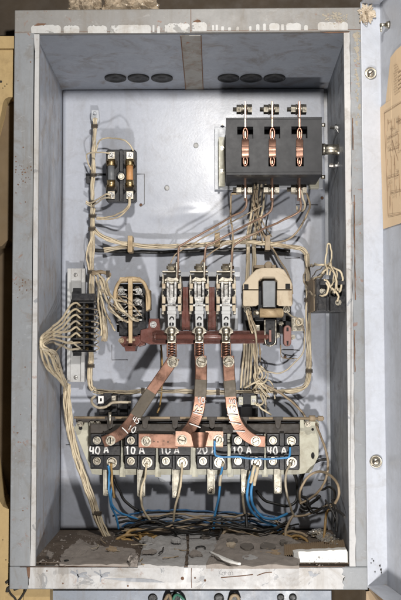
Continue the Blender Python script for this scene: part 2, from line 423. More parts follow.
# punched lugs and thin cut lines in the plate
mb = MB()
for pts in (([(137, 174), (144.5, 174), (144.5, 204), (141, 206)]), ([(300, 350), (281, 350), (281, 357)]), ([(318, 205), (296, 205), (296, 198)]), ([(318, 480), (330, 480)]),
            ([(66, 445), (72, 445)]), ([(285, 240), (285, 258), (300, 258)]), ([(112, 345), (112, 360), (128, 360)])):
    mb.tube([(x, y, .9) for x, y in pts], .27, .9, 6, 1)
mb.build('cut_line', 'scratch', plate)
for x, y in ((141, 205), (285, 357), (322, 198)):
    mb = MB(); mb.lathe(x, y, [(1.5, 0), (1.5, 1.0), (.5, 1.3)], 10); mb.build('lug_hole', 'rustm', plate)
m_ = MB(); ub(m_, 0, W_, BK, BK + 3, 0, H_); m_.build('back_panel', 'inner', cab)
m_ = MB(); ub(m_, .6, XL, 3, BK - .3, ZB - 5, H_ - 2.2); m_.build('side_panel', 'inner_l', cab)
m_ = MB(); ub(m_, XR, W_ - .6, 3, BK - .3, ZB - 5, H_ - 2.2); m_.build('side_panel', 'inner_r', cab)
m_ = MB(); ub(m_, .8, W_ - .8, 3, BK - .4, H_ - 2.1, H_ - .6)
v8 = [m_.bm.verts.new(Vector(q) * S) for x in (XL + .1, XR - .1) for q in ((x, 3.1, ZC(3.1)), (x, BK - .5, ZC(BK - .5)), (x, 3.1, H_ - 2), (x, BK - .5, H_ - 2))]
fs8 = [m_.bm.faces.new([v8[i] for i in f]) for f in ((0, 1, 3, 2), (4, 6, 7, 5), (0, 4, 5, 1), (2, 3, 7, 6), (0, 2, 6, 4), (1, 5, 7, 3))]
bmesh.ops.recalc_face_normals(m_.bm, faces=fs8)
top = m_.build('top_panel', 'ceil', cab)
def SBX(mb, x0, x1, d0, d1):
    v = [mb.bm.verts.new((x, y * S, (ZC(y) + d) * S)) for x in (x0, x1) for y in (4, BK - 1) for d in (d0, d1)]
    f_ = [mb.bm.faces.new([v[i] for i in f]) for f in ((0, 1, 3, 2), (4, 6, 7, 5), (0, 4, 5, 1), (2, 3, 7, 6), (0, 2, 6, 4), (1, 5, 7, 3))]
    bmesh.ops.recalc_face_normals(mb.bm, faces=f_)
m_ = MB(); x0, x1 = P(183.5, 60, 60).x, P(202, 60, 60).x
SBX(m_, x0, x1, -.8, -.05); seam = m_.build('seam_strip', 'seam', top)
for px in (184, 202.4):
    m_ = MB(); x = P(px, 60, 60).x; SBX(m_, x - .45 * S, x + .45 * S, -1.1, -.82); m_.build('rust_line', 'rustm', seam)
m_ = MB(); ub(m_, .8, W_ - .8, 3, BK - .4, .6, ZB - 5.1); ub(m_, XL + .1, XR - .1, 4, BK - .5, ZB - 5, ZB)
flo = m_.build('bottom_panel', 'dirt', cab)
# six cable grommets in the ceiling
for px in (115.5, 138.5, 162, 228.5, 251, 274.5):
    d = RM @ Vector(((px - 200.5) / F, 1, -(77.5 - 300) / F)); g_ = (ZT - OT) / DB; t = (OT + .1 + g_ * CAM.y - CAM.z) / (d.z - g_ * d.y); q = (CAM + d * t)
    m_ = MB(); R_ = 11 * (q.y - CAM.y) / F
    prof = [(R_, 0), (R_, 1.6), (R_ * .82, 2.2), (R_ * .72, 1.2), (R_ * .4, 1.0), (R_ * .3, 1.8), (R_ * .1, 1.9)]
    rings = [[m_.bm.verts.new(Vector((q.x + math.cos(a_) * r, q.y + math.sin(a_) * r, ZC(q.y + math.sin(a_) * r) - .05 - h)) * S) for a_ in [math.pi * 2 * i / 24 for i in range(24)]] for r, h in prof]
    for A, B in zip(rings, rings[1:]):
        for i in range(24): f = m_.bm.faces.new((A[i], A[(i + 1) % 24], B[(i + 1) % 24], B[i])); f.smooth = True
    m_.bm.faces.new(rings[-1]); m_.bm.faces.new(rings[0][::-1]); bmesh.ops.recalc_face_normals(m_.bm, faces=m_.bm.faces)
    m_.build('cable_grommet', 'felt', top)

# front frame
m_ = MB(); ub(m_, 0, OL - 5, -2, 2.8, 21.8, H_ - 22.6, .8); ub(m_, OL - 5.2, OL - .1, -.8, 2.6, 21.9, H_ - 24.6, .3)
st = m_.build('frame_stile', 'frame', cab)
m_ = MB()
def wob_strip(mb, pts0, pts1, y0, y1):
    """ragged strip of paint between two world outlines"""
    ol = pts0 + pts1[::-1]
    A = [mb.bm.verts.new(Vector((x, y0, z)) * S) for x, z in ol]; B = [mb.bm.verts.new(Vector((x, y1, z)) * S) for x, z in ol]
    n = len(ol); fs = [mb.bm.faces.new(A), mb.bm.faces.new(B[::-1])] + [mb.bm.faces.new((A[i], B[i], B[(i + 1) % n], A[(i + 1) % n])) for i in range(n)]
    bmesh.ops.triangulate(mb.bm, faces=fs[:2]); bmesh.ops.recalc_face_normals(mb.bm, faces=mb.bm.faces)
def wob_poly(mb, x, z, rx, rz, y0, y1, n=8):
    ol = [(x + math.cos(t) * rx * random.uniform(.6, 1.3), z + math.sin(t) * rz * random.uniform(.6, 1.3)) for t in [2 * math.pi * i / n for i in range(n)]]
    A = [mb.bm.verts.new(Vector((a, y0, b)) * S) for a, b in ol]; B = [mb.bm.verts.new(Vector((a, y1, b)) * S) for a, b in ol]
    f = [mb.bm.faces.new(A), mb.bm.faces.new(B[::-1])] + [mb.bm.faces.new((A[i], B[i], B[(i + 1) % n], A[(i + 1) % n])) for i in range(n)]
    bmesh.ops.recalc_face_normals(mb.bm, faces=f)
zs = [22.2 + (H_ - 47) * i / 60 for i in range(61)]
wob_strip(m_, [(OL - 5.0 + noise.noise(Vector((0, z * .06, 1))) * 1.0, z) for z in zs], [(OL - .15, z) for z in zs], -2.6, -.85)
m_.build('paint_strip', 'white', st)
m_ = MB(); ub(m_, OR + 6.2, W_ - .2, -2, 2.8, 21.8, H_ - 22.6, .8); ub(m_, OR + .1, OR + 6.4, -.8, 2.6, 21.9, H_ - 24.6, .3)
sr_ = m_.build('frame_stile', 'frame', cab)
m_ = MB(); wob_strip(m_, [(OR + .15, z) for z in zs], [(OR + 6.0 + noise.noise(Vector((3, z * .09, 1))) * .8, z) for z in zs], -2.6, -.85); m_.build('paint_strip', 'white', sr_)
m_ = MB()      # ragged filler down the hinge side
for i in range(90):
    z = H_ - 26 - random.random() ** 1.6 * 95; wx = W_ - 4.5 + random.gauss(0, 1.8); r = random.uniform(.3, 1.5)
    if wx < W_ - 1: wob_poly(m_, wx, z, r, r * random.uniform(.8, 2.2), -2.1 - random.random() * .5, -1.6)
m_.build('filler_run', 'filler', sr_)
m_ = MB()      # rust where the paint broke on the stiles
for i in range(70):
    u = random.random(); pxx = random.gauss(23, 5.5); pyy = random.gauss(175, 9) if u < .45 else random.gauss(285, 8) if u < .6 else random.uniform(60, 540)
    if 14.5 < pxx < 33: q = P(pxx, pyy, DB + 2); r = random.uniform(.25, .8); wob_poly(m_, q.x / S, q.z / S, r * 1.2, r, -2.1 - random.random() * .3, -1.6, 6)
m_.build('rust_speck', 'rustm', st)['kind'] = 'stuff'
m_ = MB()
for y0, y1, x in ((195, 250, 354), (250, 300, 354.6), (330, 372, 354.4), (118, 150, 352.5)):
    q0, q1 = P(x, y0, DB + 2), P(x + .4, y1, DB + 2); n = 14
    wob_strip(m_, [(q0.x / S + noise.noise(Vector((k * .5, y0, 0))) * .8 - .5, (q0.z + (q1.z - q0.z) * k / n) / S) for k in range(n + 1)], [(q0.x / S + .5 + noise.noise(Vector((k * .5, y0, 5))) * .8, (q0.z + (q1.z - q0.z) * k / n) / S) for k in range(n + 1)], -2.35, -1.9)
m_.build('rust_run', 'rustm', sr_)
m_ = MB(); ub(m_, 0, W_, -2.3, 2.8, H_ - 24.3, H_, 1.0)
rail = m_.build('frame_rail', 'frame_top', cab)
m_ = MB(); ub(m_, .2, W_ - .2, -2.35, -1.6, H_ - 22.9, H_ - 22.4); m_.build('weld_seam', 'rustm', rail)
m_ = MB(); x = P(191, 20, DB).x; m_._box(x - .3 * S, x + .3 * S, -2.5 * S, -2 * S, (H_ - 24) * S, (H_ - 1) * S); m_.build('joint_line', 'rustm', rail)
def flake(x0, x1, y0, y1, rag=.5):
    mb = MB(); n = max(4, int((x1 - x0) / 2)); pts = []
    r = min((y1 - y0) * .42, (x1 - x0) * .4)
    for t in range(7): a_ = math.pi + math.pi / 2 * t / 6; pts.append((x0 + r + math.cos(a_) * r, y0 + r + math.sin(a_) * r))
    for i in range(1, n): pts.append((x0 + r + (x1 - x0 - 2 * r) * i / n, y0 + random.uniform(-rag, rag)))
    for t in range(7): a_ = -math.pi / 2 + math.pi / 2 * t / 6; pts.append((x1 - r + math.cos(a_) * r, y0 + r + math.sin(a_) * r))
    pts += [(x1 - r * .1, y1), (x0 + r * .1, y1)]
    mb.prism(pts, DB + 2.2, DB + 2.75, .15); return mb.build('paint_patch', 'patch', rail)
for a_ in ((31, 61, 25, 33), (63.5, 79.5, 25.5, 33), (87.5, 107, 25.5, 33), (110, 151, 24.8, 33), (152.5, 154.5, 25, 32), (157, 160, 26, 33), (164.5, 167, 25, 31.5), (166.8, 190, 23, 32.5), (191.5, 207, 22, 31),
           (212, 214, 25, 30.5), (215.5, 218, 24.5, 30.5), (221, 224, 26, 30.5), (228, 231, 27, 30.5), (236, 239, 26.5, 30.5), (249, 251.5, 26, 30.5), (256, 259.5, 24, 30.5), (263, 266, 23.5, 30.3), (269, 279.5, 23, 30.2), (281, 284, 24, 30), (286, 301, 23, 30), (304, 308, 25, 30), (317.5, 348, 22, 29.8)):
    flake(*a_, rag=.7)
m_ = MB(); m_.prism(jit([(34, 25.5), (38, 23.6), (42, 23), (46, 24), (44, 25.2), (38, 25.4)]), DB + 2.2, DB + 2.9, .1)
m_.prism(jit([(193, 21.5), (197, 19.5), (200, 20), (201, 22), (197, 22.6)]), DB + 2.2, DB + 2.9, .1); m_.prism([(320, 32), (349, 31.6), (349, 32.4), (330, 33)], DB + 2.2, DB + 2.9, 0)
m_.build('rust_patch', 'rustm', rail)
m_ = MB()
for i in range(60):
    x = random.gauss(336, 7); y = random.gauss(18, 3.4) if i < 45 else random.uniform(12, 28)
    r = random.uniform(.4, 1.5)
    if x < 352: m_.prism([(x + math.cos(t) * r * random.uniform(.6, 1.4), y + math.sin(t) * r * random.uniform(.5, 1.1)) for t in [k * math.pi / 3 for k in range(6)]], DB + 2.0, DB + 2.45 + random.random() * .5, 0)
m_.build('filler_patch', 'filler', rail)
# bottom lip, painted white
m_ = MB(); ub(m_, 0, W_, -2.6, 2.8, 0, OB - .2, 1.0); lip = m_.build('frame_rail', 'frame', cab)
m_ = MB()
edge_l = [(18.5 + noise.noise(Vector((0, z * .3, 9))) * 1.2, z) for z in range(1, 22, 2)]
edge_r = [(W_ - 24 + noise.noise(Vector((5, z * .35, 4))) * 6, z) for z in range(1, 22, 2)]
wob_strip(m_, edge_l, edge_r, -3.2, -2.3); m_.build('paint_strip', 'white', lip)
m_ = MB()
for cx in (78, 101):
    for pts in ([(cx - 1, 570), (cx, 576), (cx - .5, 582)], [(cx, 576), (cx + 5, 573.5), (cx + 9, 573)], [(cx, 575.5), (cx - 4, 573), (cx - 7, 571.5)], [(cx, 577), (cx + 7, 575.5)]):
        m_.ribbon([(x, y, DB + 3.2) for x, y in pts], random.uniform(1.4, 2.6), .25)
m_.prism(jit([(104, 579), (130, 578), (152, 579.5), (165, 583), (150, 582.5), (128, 581)], .6), DB + 2.9, DB + 3.5, 0)
m_.prism(jit([(308, 572), (312, 571), (314, 574), (319, 573), (316, 576), (310, 576.5)], .6), DB + 2.9, DB + 3.5, 0)
m_.build('bare_mark', 'greymark', lip)
m_ = MB()
m_.ribbon([(221, 577.6, DB + 3.2), (228, 577, DB + 3.2), (240, 576, DB + 3.2), (253, 574.5, DB + 3.2)], .9, .3); m_.ribbon([(257, 575.5, DB + 3.2), (265, 572.8, DB + 3.2), (272, 572.2, DB + 3.2)], .9, .3)
for x, y, r in ((182.5, 578.5, 1.7), (195, 578, .9), (205, 580.5, 1.2), (63, 583.5, .8), (47, 571, .7), (128, 586, .9)): m_.disc(x, y, r, DB + 2.9, DB + 3.5, 9)
m_.tube([(191.5, 567.5), (191.2, 577), (191.6, 588)], .35, DB + 3.2, 6, 3)
m_.prism(jit([(27, 567.5), (30.5, 567.2), (30.2, 575), (29.6, 579), (28, 576)]), DB + 2.7, DB + 3.3, 0)
m_.tube([(20, 567), (120, 566.6), (250, 566.6), (345, 566.4)], .35, DB + 2.6, 6, 3)
m_.build('rust_mark', 'rustm', lip)
m_ = MB(); m_.write('Karan', 219, 575.5, 5.4, DB + 3.2, -.05, .2, .66); m_.build('pencil_scribble', 'pencil', lip)

# the door, swung open about a hundred degrees: a shallow tray seen from inside
HX, ANG = 342.0, math.radians(81)
ddir = Vector((math.cos(ANG), -math.sin(ANG), 0)); dn = Vector((-math.sin(ANG), -math.cos(ANG), 0))   # along the leaf / out of its inner face
ZD0, ZD1 = 3.0, H_ + 4
def dbox(mb, u0, u1, n0, n1, z0, z1, bev=0):
    """box in door space: u along the leaf from the hinge corner, n out of the inner face"""
    org = Vector((HX + 21, -3, 0)); start = len(mb.bm.verts)
    mb.bm.verts.ensure_lookup_table(); old = set(mb.bm.verts)
    mb._box(u0, u1, n0, n1, z0, z1, bev)
    for v in mb.bm.verts:
        if v not in old:
            c = v.co.copy(); q = org + ddir * c.x + dn * c.y; v.co = Vector((q.x, q.y, c.z)) * S
    bmesh.ops.recalc_face_normals(mb.bm, faces=mb.bm.faces); return mb
m_ = MB(); dbox(m_, 0, 335, -2, 0, ZD0, ZD1, .6); door = m_.build('door', 'door', cab)
m_ = MB(); dbox(m_, -2, .6, -.5, 19.5, ZD0 + .2, ZD1 - .2, .5); hr = m_.build('door_edge', 'door', door)
m_ = MB(); dbox(m_, 332.6, 335.2, .2, 19.5, ZD0 + .2, ZD1 - .2, .5); m_.build('door_edge', 'door', door)
for z0, z1 in ((ZD0 + .3, ZD0 + 2.3), (ZD1 - 2.3, ZD1 - .3)):
    m_ = MB(); dbox(m_, .8, 332.4, .2, 19.3, z0, z1, .4); m_.build('door_edge', 'door', door)
for x, y, r in ((370.3, 73.5, 6.2), (375.6, 461.5, 6.4)):
    m_ = MB(); h0 = DB + 5.0
    m_.lathe(x, y, [(r, h0), (r, h0 + 1.6), (r * .93, h0 + 2.4), (r * .8, h0 + 2.5), (r * .78, h0 + 1.6)], 24)
    m_.lathe(x, y, [(r * .62, h0 + 1.0), (r * .62, h0 + 4), (r * .4, h0 + 5.2), (r * .12, h0 + 5.4)], 20)
    hb = m_.build('hinge_bolt', 'zinc', door)
    m_ = MB(); m_.tube([(x - r * .45, y + r * .3), (x + r * .4, y - r * .3)], .8, h0 + 5, 6, 2); m_.build('bolt_slot', 'tie', hb)
DORG = Vector((HX + 21, -3, 0))
def DP(px, py, off=0.0):
    """photo point -> point on the door's inner face"""
    d = RM @ Vector(((px - 200.5) / F, 1.0, -(py - 300.0) / F))
    o = DORG + dn * off; t = (o - CAM).dot(dn) / d.dot(dn)
    return (CAM + d * t) * S
for x, y in ((389, 25),):
    m_ = MB(); p = DP(x, y); m_.cylw(p, p + dn * 3 * S, 4 * S, 3 * S, 14); m_.cylw(p + dn * 3 * S, p + dn * 9 * S, 1.6 * S, 1.4 * S, 10)
    m_.cylw(p + dn * 8 * S, p + dn * 8 * S + Vector((0, 0, -7 * S)), 1.5 * S, 1.0 * S, 10); m_.build('door_hook', 'zinc', door)
m_ = MB()
for x, y in ((372, 559), (373.5, 561), (380, 566), (381, 570), (381.5, 573), (375, 572), (371, 563)):
    m_.disc(x, y, random.uniform(.5, .9), DB + 4, DB + 6.6, 7)
m_.build('paint_chip', 'stain', door)
# the wiring diagram stuck on the door
pp = [(390, 58), (396, 50), (403, 44), (420, 30), (420, 226), (401, 223), (392, 226), (383, 229), (381.5, 180), (380.3, 140), (379.6, 108), (385, 103.5), (391, 99.5), (391.2, 80)]
m_ = MB(); fs = [m_.bm.verts.new(DP(x, y, .9 + .5 * noise.noise(Vector((x * .1, y * .05, 0))))) for x, y in pp]
bk = [m_.bm.verts.new(v.co - dn * .35 * S) for v in fs]; n = len(fs)
ff = [m_.bm.faces.new(fs), m_.bm.faces.new(bk[::-1])] + [m_.bm.faces.new((fs[i], bk[i], bk[(i + 1) % n], fs[(i + 1) % n])) for i in range(n)]
bmesh.ops.triangulate(m_.bm, faces=ff[:2]); bmesh.ops.recalc_face_normals(m_.bm, faces=m_.bm.faces)
pap = tag(m_.build('wiring_diagram', 'paper'), 'torn yellowed paper wiring diagram stuck inside the open cabinet door', 'diagram')
m_ = MB()
def dl(pts, r=.3): m_.sweep([DP(x, y, 1.5) for x, y in pts for _ in (0,)], r * S, 5)
def seg2(a, b_, r=.2): m_.sweep([DP(*a, 1.5).lerp(DP(*b_, 1.5), t / 3) for t in range(4)], r * S, 5)
for a_, b_ in (((384, 113), (403, 101)), ((384, 113), (388, 216)), ((388, 216), (403, 213)), ((391, 120), (391.4, 138)), ((394.5, 118.5), (394.8, 128)), ((387, 139), (398, 133)), ((389, 150), (399, 147)), ((391, 156), (391.3, 176)), ((394, 155), (394.3, 174)),
               ((387, 178), (399, 174)), ((390, 193), (403, 190)), ((392, 140), (398, 160)), ((396, 122), (403, 118)), ((398, 134), (398.5, 150)), ((394.5, 176), (395, 192)), ((399, 174), (399.3, 189)), ((398, 73), (403, 69)), ((398, 77), (403, 73)), ((398, 81), (403, 77)), ((398, 85), (403, 81)), ((398, 89), (403, 85)), ((388, 120), (388.3, 124)), ((390, 129), (393, 127.5))):
    seg2(a_, b_)
rd = random.Random(5)
for k in range(46):
    x = rd.uniform(385.5, 400); y = rd.uniform(120, 206) - (x - 385) * .55
    if k % 2: seg2((x, y), (x + .1, y + rd.uniform(4, 13)), .12)
    else: seg2((x, y), (x + rd.uniform(1.5, 4), y - rd.uniform(.8, 2)), .12)
for k in range(12): seg2((393.5 + k % 3 * .4, 66 + k * 2.6), (397 + k % 4, 63.8 + k * 2.6 - k % 4 * .5), .11)
m_.build('drawn_line', 'ink', pap)

# ------------------------------------------------------------------ knife switch
def at(x, y, h=0): return P(x, y, h)
ks = thing('knife_switch', 'black slate three pole knife switch with copper blades high on the mounting plate', 'switch', at(274, 189, 0))
m_ = MB(); m_.box(214.5, 127, 323, 189, 2.5, 6, .4); bp = m_.build('base_plate', 'railgrey', ks)
m_ = MB(); m_.box(218.5, 137, 225, 186, 6.2, 12, .3); m_.box(218.5, 137, 220.5, 186, 12, 20, .2); m_.box(309, 178, 319, 188, 6.2, 16, .4); m_.build('bracket', 'creamplate', ks)
m_ = MB()
for x, y in ((222, 148), (222, 171), (223, 123)): m_.screw(x, y, 1.8, 12.1, .5)
for x, y in ((322.5, 125), (322.5, 177)): m_.cyl((321, y, 80), (325, y, 80), 2.0)
m_.build('screw', 'zinc', ks)
cx3 = (245.3, 272.3, 299.5)
m_ = MB(); m_.box(226, 118, 322, 174.5, 10, 77, .8)
holes = []
for c in cx3: holes += [(c - 8, 126.5, c + 8, 138.5), (c - 4, 157, c + 4, 166.5)]
m_.holed(226, 118, 322, 174.5, 76.6, 95, holes); body = m_.build('slate_body', 'slate', ks)
m_ = MB(); m_.box(226, 117.6, 322, 119, 73, 95.6, .3); m_.box(226, 172.3, 322, 174.6, 77, 96.2, .4); m_.build('body_rim', 'slate', body)
for c in cx3:
    bl = MB()
    for y0, y1, rx in ((128, 140, 2.2), (156.5, 166, 2.0)):
        cy_ = (y0 + y1) / 2; pts = [P(c + rx * math.cos(t), cy_ + (y1 - y0) / 2 * math.sin(t), 95) for t in [2 * math.pi * i / 20 for i in range(20)]]
        bl.sweep(pts, .95 * K(95), 8, True)
        bl.box(c - .9, y0 + 2, c + .9, y1 - 2, 79, 90, .2)
    bl.ribbon([(c, 140, 95), (c, 143, 97), (c, 148.5, 98.5), (c, 154, 97), (c, 157, 95)], 7.4, 1.4)
    bl.ribbon([(c, 147, 99), (c, 148.4, 99.7), (c, 150, 99)], 7.6, 1.2)
    bl.box(c - .8, 118.5, c + .8, 127, 95.1, 96, .1)
    bl.build('knife_blade', 'copper', ks)
    for y0, y1, yb, hh in ((101, 119, 109.5, 60), (173, 198, 189.5, 60)):
        t_ = MB(); t_.box(c - 1.1, y0, c + 1.1, y1, 48, 68, .4)
        tb = t_.build('terminal_tab', 'copper_b', ks)
        b_ = MB(); b_.cyl((c - 12.5, yb, hh), (c + 3, yb, hh), 2.2, n=12); b_.cyl((c - 8.8, yb, hh), (c - 4.2, yb, hh), 4.8, n=6, smooth=False)
        b_.cyl((c - 4.0, yb, hh), (c - 2.6, yb, hh), 5.4); b_.cyl((c - 2.4, yb, hh), (c - 1.2, yb, hh), 4.6); b_.cyl((c + 1.2, yb, hh), (c + 2.4, yb, hh), 5.4); b_.cyl((c + 2.6, yb, hh), (c + 6.6, yb, hh), 5.2, n=6, smooth=False)
        b_.build('bolt', 'zinc', tb)
m_ = MB(); m_.cyl((322, 149.5, 86), (341, 149.5, 86), 5.2, n=24); m_.cyl((322, 149.5, 86), (325, 149.5, 86), 6, n=24); m_.cyl((335, 153, 90), (343, 153, 90), 2.2)
m_.build('handle_shaft', 'zinc', ks)
m_ = MB(); m_.cyl((330, 127, 84), (345, 128, 84), 2.1, n=12); m_.cyl((334.5, 127.4, 84), (337, 127.5, 84), 3.2, n=6, smooth=False); m_.cyl((332, 166, 84), (342, 165, 84), 1.8, n=12); m_.cyl((329, 165.5, 84), (333, 165.5, 84), 2.4, n=8, smooth=False)
m_.tube([(336, 128, 86), (340, 138, 88), (338, 150, 90)], .7, 40); m_.tube([(340, 158, 86), (337, 166, 84)], .8, 40)
m_.build('link_bolt', 'steel', ks)

# ------------------------------------------------------------------ fuse holder with two fuses
fh = thing('fuse_holder', 'small black two pole fuse holder near the upper left of the plate', 'fuse holder', at(121, 201.5, 0))
m_ = MB(); m_.prism([(106, 151.5), (108, 149.5), (119, 149.5), (121, 148.6), (123, 149.5), (134.5, 149.5), (136.5, 151.5), (136.5, 200), (134.5, 202), (108, 202), (106, 200)], 28, 38, .8)
m_.box(112, 160, 130, 192, 0, 28.5, .5)
m_.box(119.4, 150, 123.2, 201, 37.6, 43, .7); m_.lathe(121.3, 176.5, [(4.2, 38), (4.2, 44), (3.4, 45)], 20)
m_.build('base', 'black', fh)
m_ = MB(); m_.screw(121.3, 176.5, 2.5, 45, .7); m_.build('screw', 'zinc', fh)
FX = (111.2, 129.8)
for c in FX:
    m_ = MB()
    for y0, y1 in ((151.5, 159), (191, 199)): m_.box(c - 3.6, y0, c + 3.6, y1, 37.6, 40, .4)
    t_ = m_.build('terminal', 'zinc', fh)
    m_ = MB(); m_.screw(c, 155, 2.4, 40, random.uniform(0, 3)); m_.screw(c, 195, 2.4, 40, random.uniform(0, 3)); m_.build('screw', 'steel', t_)
    for y0, y1 in ((159.5, 164.5), (185, 190)):
        m_ = MB(); m_.box(c - 5.4, y0, c - 4.6, y1, 37.6, 49, .2); m_.box(c + 4.6, y0, c + 5.4, y1, 37.6, 49, .2); m_.box(c - 5.4, y0, c + 5.4, y1, 37.4, 38.4, .1); m_.build('clip', 'dark', fh)
for c, mt, lb in ((FX[0], 'greyfuse', 'grey bodied cartridge fuse with brass caps, beside the orange brown one'), (FX[1], 'orangefuse', 'orange brown cartridge fuse with brass caps in the black holder')):
    f = thing('cartridge_fuse', lb, 'fuse', at(c, 190, 44), 'fuses in the black holder')
    m_ = MB(); m_.cyl((c, 165, 44), (c, 185, 44), 3.5, n=20); m_.build('fuse_tube', mt, f)
    for y0, y1 in ((159.8, 166), (180.5, 187)):
        m_ = MB(); m_.cyl((c, y0, 44), (c, y1, 44), 4.1, n=20); m_.build('cap', 'brass', f)

# ------------------------------------------------------------------ left terminal strip
ch = thing('mounting_channel', 'white steel mounting channel standing upright at the left edge of the plate', 'channel', at(76, 382, 0))
m_ = MB(); m_.box(67.5, 268.5, 84.5, 382, 10, 12.2, .2); m_.box(67.5, 268.5, 69, 382, 0, 10, .1); m_.box(83, 268.5, 84.5, 382, 0, 10, .1); m_.box(67.5, 268.5, 70.3, 382, 12.2, 15.5, .2); m_.box(81.4, 268.5, 84.5, 382, 12.2, 15.5, .2)
m_.build('channel_rail', 'channel', ch)
for y in (275, 377.5): m_ = MB(); m_.lathe(75.8, y, [(1.9, 12.2), (1.9, 13.2), (1.2, 13.6)]); m_.build('screw', 'steel', ch)
tb = thing('terminal_block', 'black nine way terminal block with cream wires on the white channel', 'terminal block', at(83, 352, 12))
m_ = MB(); m_.box(72.5, 293.5, 93, 351.5, 16, 27, .5); m_.box(72, 293.5, 95, 300.5, 27, 38, .5); m_.box(73, 288, 81, 294, 15.6, 22, .5); m_.box(73, 351, 81, 356, 15.6, 22, .5)
for i in range(9):
    y = 301.5 + i * 6.1; m_.box(72.5, y, 95, y + 1.5, 26.8, 36.5, .25)
m_.box(72.5, 355.5 - 5, 95, 352, 26.8, 36.5, .25); m_.box(83.2, 300, 85, 351, 26.8, 33, .2)
m_.build('block', 'black', tb)
for i in range(8):
    y = 306.2 + i * 6.1
    m_ = MB(); m_.box(76, y - 1.6, 82.6, y + 1.7, 27.2, 29, .3); m_.build('lug', 'zinc', tb)
    m_ = MB(); m_.screw(86.8, y, 1.5, 27.2, random.uniform(0, 3)); m_.screw(79.8, y, 1.4, 28.8, random.uniform(0, 3)); m_.build('screw', 'brass', tb)

# ------------------------------------------------------------------ auxiliary contact block on the shaft's left end
ax = thing('contact_block', 'cream framed auxiliary contact block with small silver contacts left of the contactor', 'contact block', at(131, 346, 0))
m_ = MB(); m_.box(117, 284, 146, 332, 2, 30, .6); m_.box(119, 322, 146, 336, 28, 48, .6); m_.build('housing', 'black', ax)
m_ = MB(); m_.tube([(116, 305, 52), (115, 293, 52), (119, 282.5, 54), (126, 278.8, 55), (136, 278.6, 55), (143, 282, 54), (147, 290, 52), (149, 300, 50), (148.6, 309, 48)], 1.8, 52)
m_.prism([(145.5, 288), (149.6, 289.5), (149.8, 309), (146, 311)], 20, 50, .5); m_.prism([(114.2, 289), (117.2, 286), (118, 309), (114.8, 311)], 20, 50, .5); m_.prism([(120, 277.2), (140, 277.2), (143, 281), (140, 281.5), (122, 281.5), (118, 282)], 34, 56, .5)
m_.build('frame', 'tan', ax)
m_ = MB(); m_.prism([(127.8, 278), (132.4, 278), (132.2, 343), (128.6, 343)], 54, 60, .6); m_.build('operating_bar', 'tan', ax)
m_ = MB()
for y in (290, 300.5, 311, 320):
    for x in (121, 137.5):
        xx = x + random.uniform(-.8, .8); m_.lathe(xx, y, [(3.4, 30), (3.4, 40), (2.6, 43), (1.0, 44.5)], 14)
        m_.box(xx - 5, y + 3.2, xx + 5, y + 4.8, 34, 42, .3)
    m_.box(118, y - 1, 142, y + .8, 44, 46.5, .3)
m_.screw(138, 302, 2.6, 46, .4); m_.screw(121.5, 291, 2.6, 44, 1.4); m_.screw(139, 291, 2.4, 45, 2); m_.screw(121, 312, 2.4, 45, 2.6)
for y in (295, 306, 316): m_.tube([(118, y, 48), (124, y + 2, 50), (129, y - 1, 50)], .6, 48); m_.tube([(133, y, 48), (138, y - 2, 51), (144, y + 2, 46)], .6, 48)
m_.build('contact', 'steel', ax)
m_ = MB(); m_.prism([(118, 341), (121, 336.5), (139, 336.5), (141, 342), (137, 346.5), (123, 347)], 20, 52, .6); m_.prism([(124, 346), (136, 346), (135, 351.3), (125.5, 351.3)], 30, 56, .6); m_.build('foot', 'redbar', ax)
m_ = MB(); m_.screw(121.3, 340.5, 2.2, 52); m_.box(126.5, 338.5, 135, 341, 52, 58.5, .3); m_.build('clip', 'wold', ax)

# ------------------------------------------------------------------ contactor
ct = thing('contactor', 'three pole contactor on a red brown lacquered cross bar in the middle of the plate', 'contactor', at(200, 372, 0))
m_ = MB(); m_.prism([(140, 341), (140.5, 330), (148, 328), (149, 318.5), (159, 318.5), (160.5, 330), (166, 331), (264, 330.5), (269, 332), (269.5, 341), (264, 343.5), (150, 344.5)], 40, 50, .8)
m_.prism([(137, 333), (145, 333), (145, 345), (139, 347), (136, 343)], 30, 48, .8)
m_.build('cross_bar', 'redbar', ct)
m_ = MB(); m_.cyl((156, 336.8, 55), (266, 336.8, 55), 3.2, n=20); m_.cyl((153, 336.8, 55), (156, 336.8, 55), 1.8, 3.2, n=20); m_.cyl((266, 336.8, 55), (269, 336.8, 55), 3.2, 1.6, n=20); m_.build('shaft', 'redbar', ct)
m_ = MB(); m_.screw(153.3, 324.5, 2.6, 50, .3); m_.build('screw', 'patch', ct)
m_ = MB(); m_.box(160, 272, 240, 276.5, 2, 10, .4); m_.box(160, 308, 238, 330, 2, 26, .6); m_.build('base_rail', 'railgrey', ct)
for x0, x1 in ((182.8, 188.6), (209.2, 214.6)):
    m_ = MB(); m_.prism([(x0, 287), (x1, 287), (x1, 311), (x1 + 1.2, 311), (x1 + 1.2, 330), (x0 - 1.2, 330), (x0 - 1.2, 311), (x0, 311)], 6, 44, .5)
    m_.box(x0 + 2.4, 288, x0 + 3.2, 329, 44, 46, .2); m_.build('barrier', 'redbar', ct)
for x in (181.3, 190.2, 208, 216.4):
    m_ = MB(); m_.box(x - 1.1, 309, x + 1.1, 331, 20, 42, .3); m_.build('side_plate', 'dark', ct)
PC = (171.6, 199.2, 226.0)
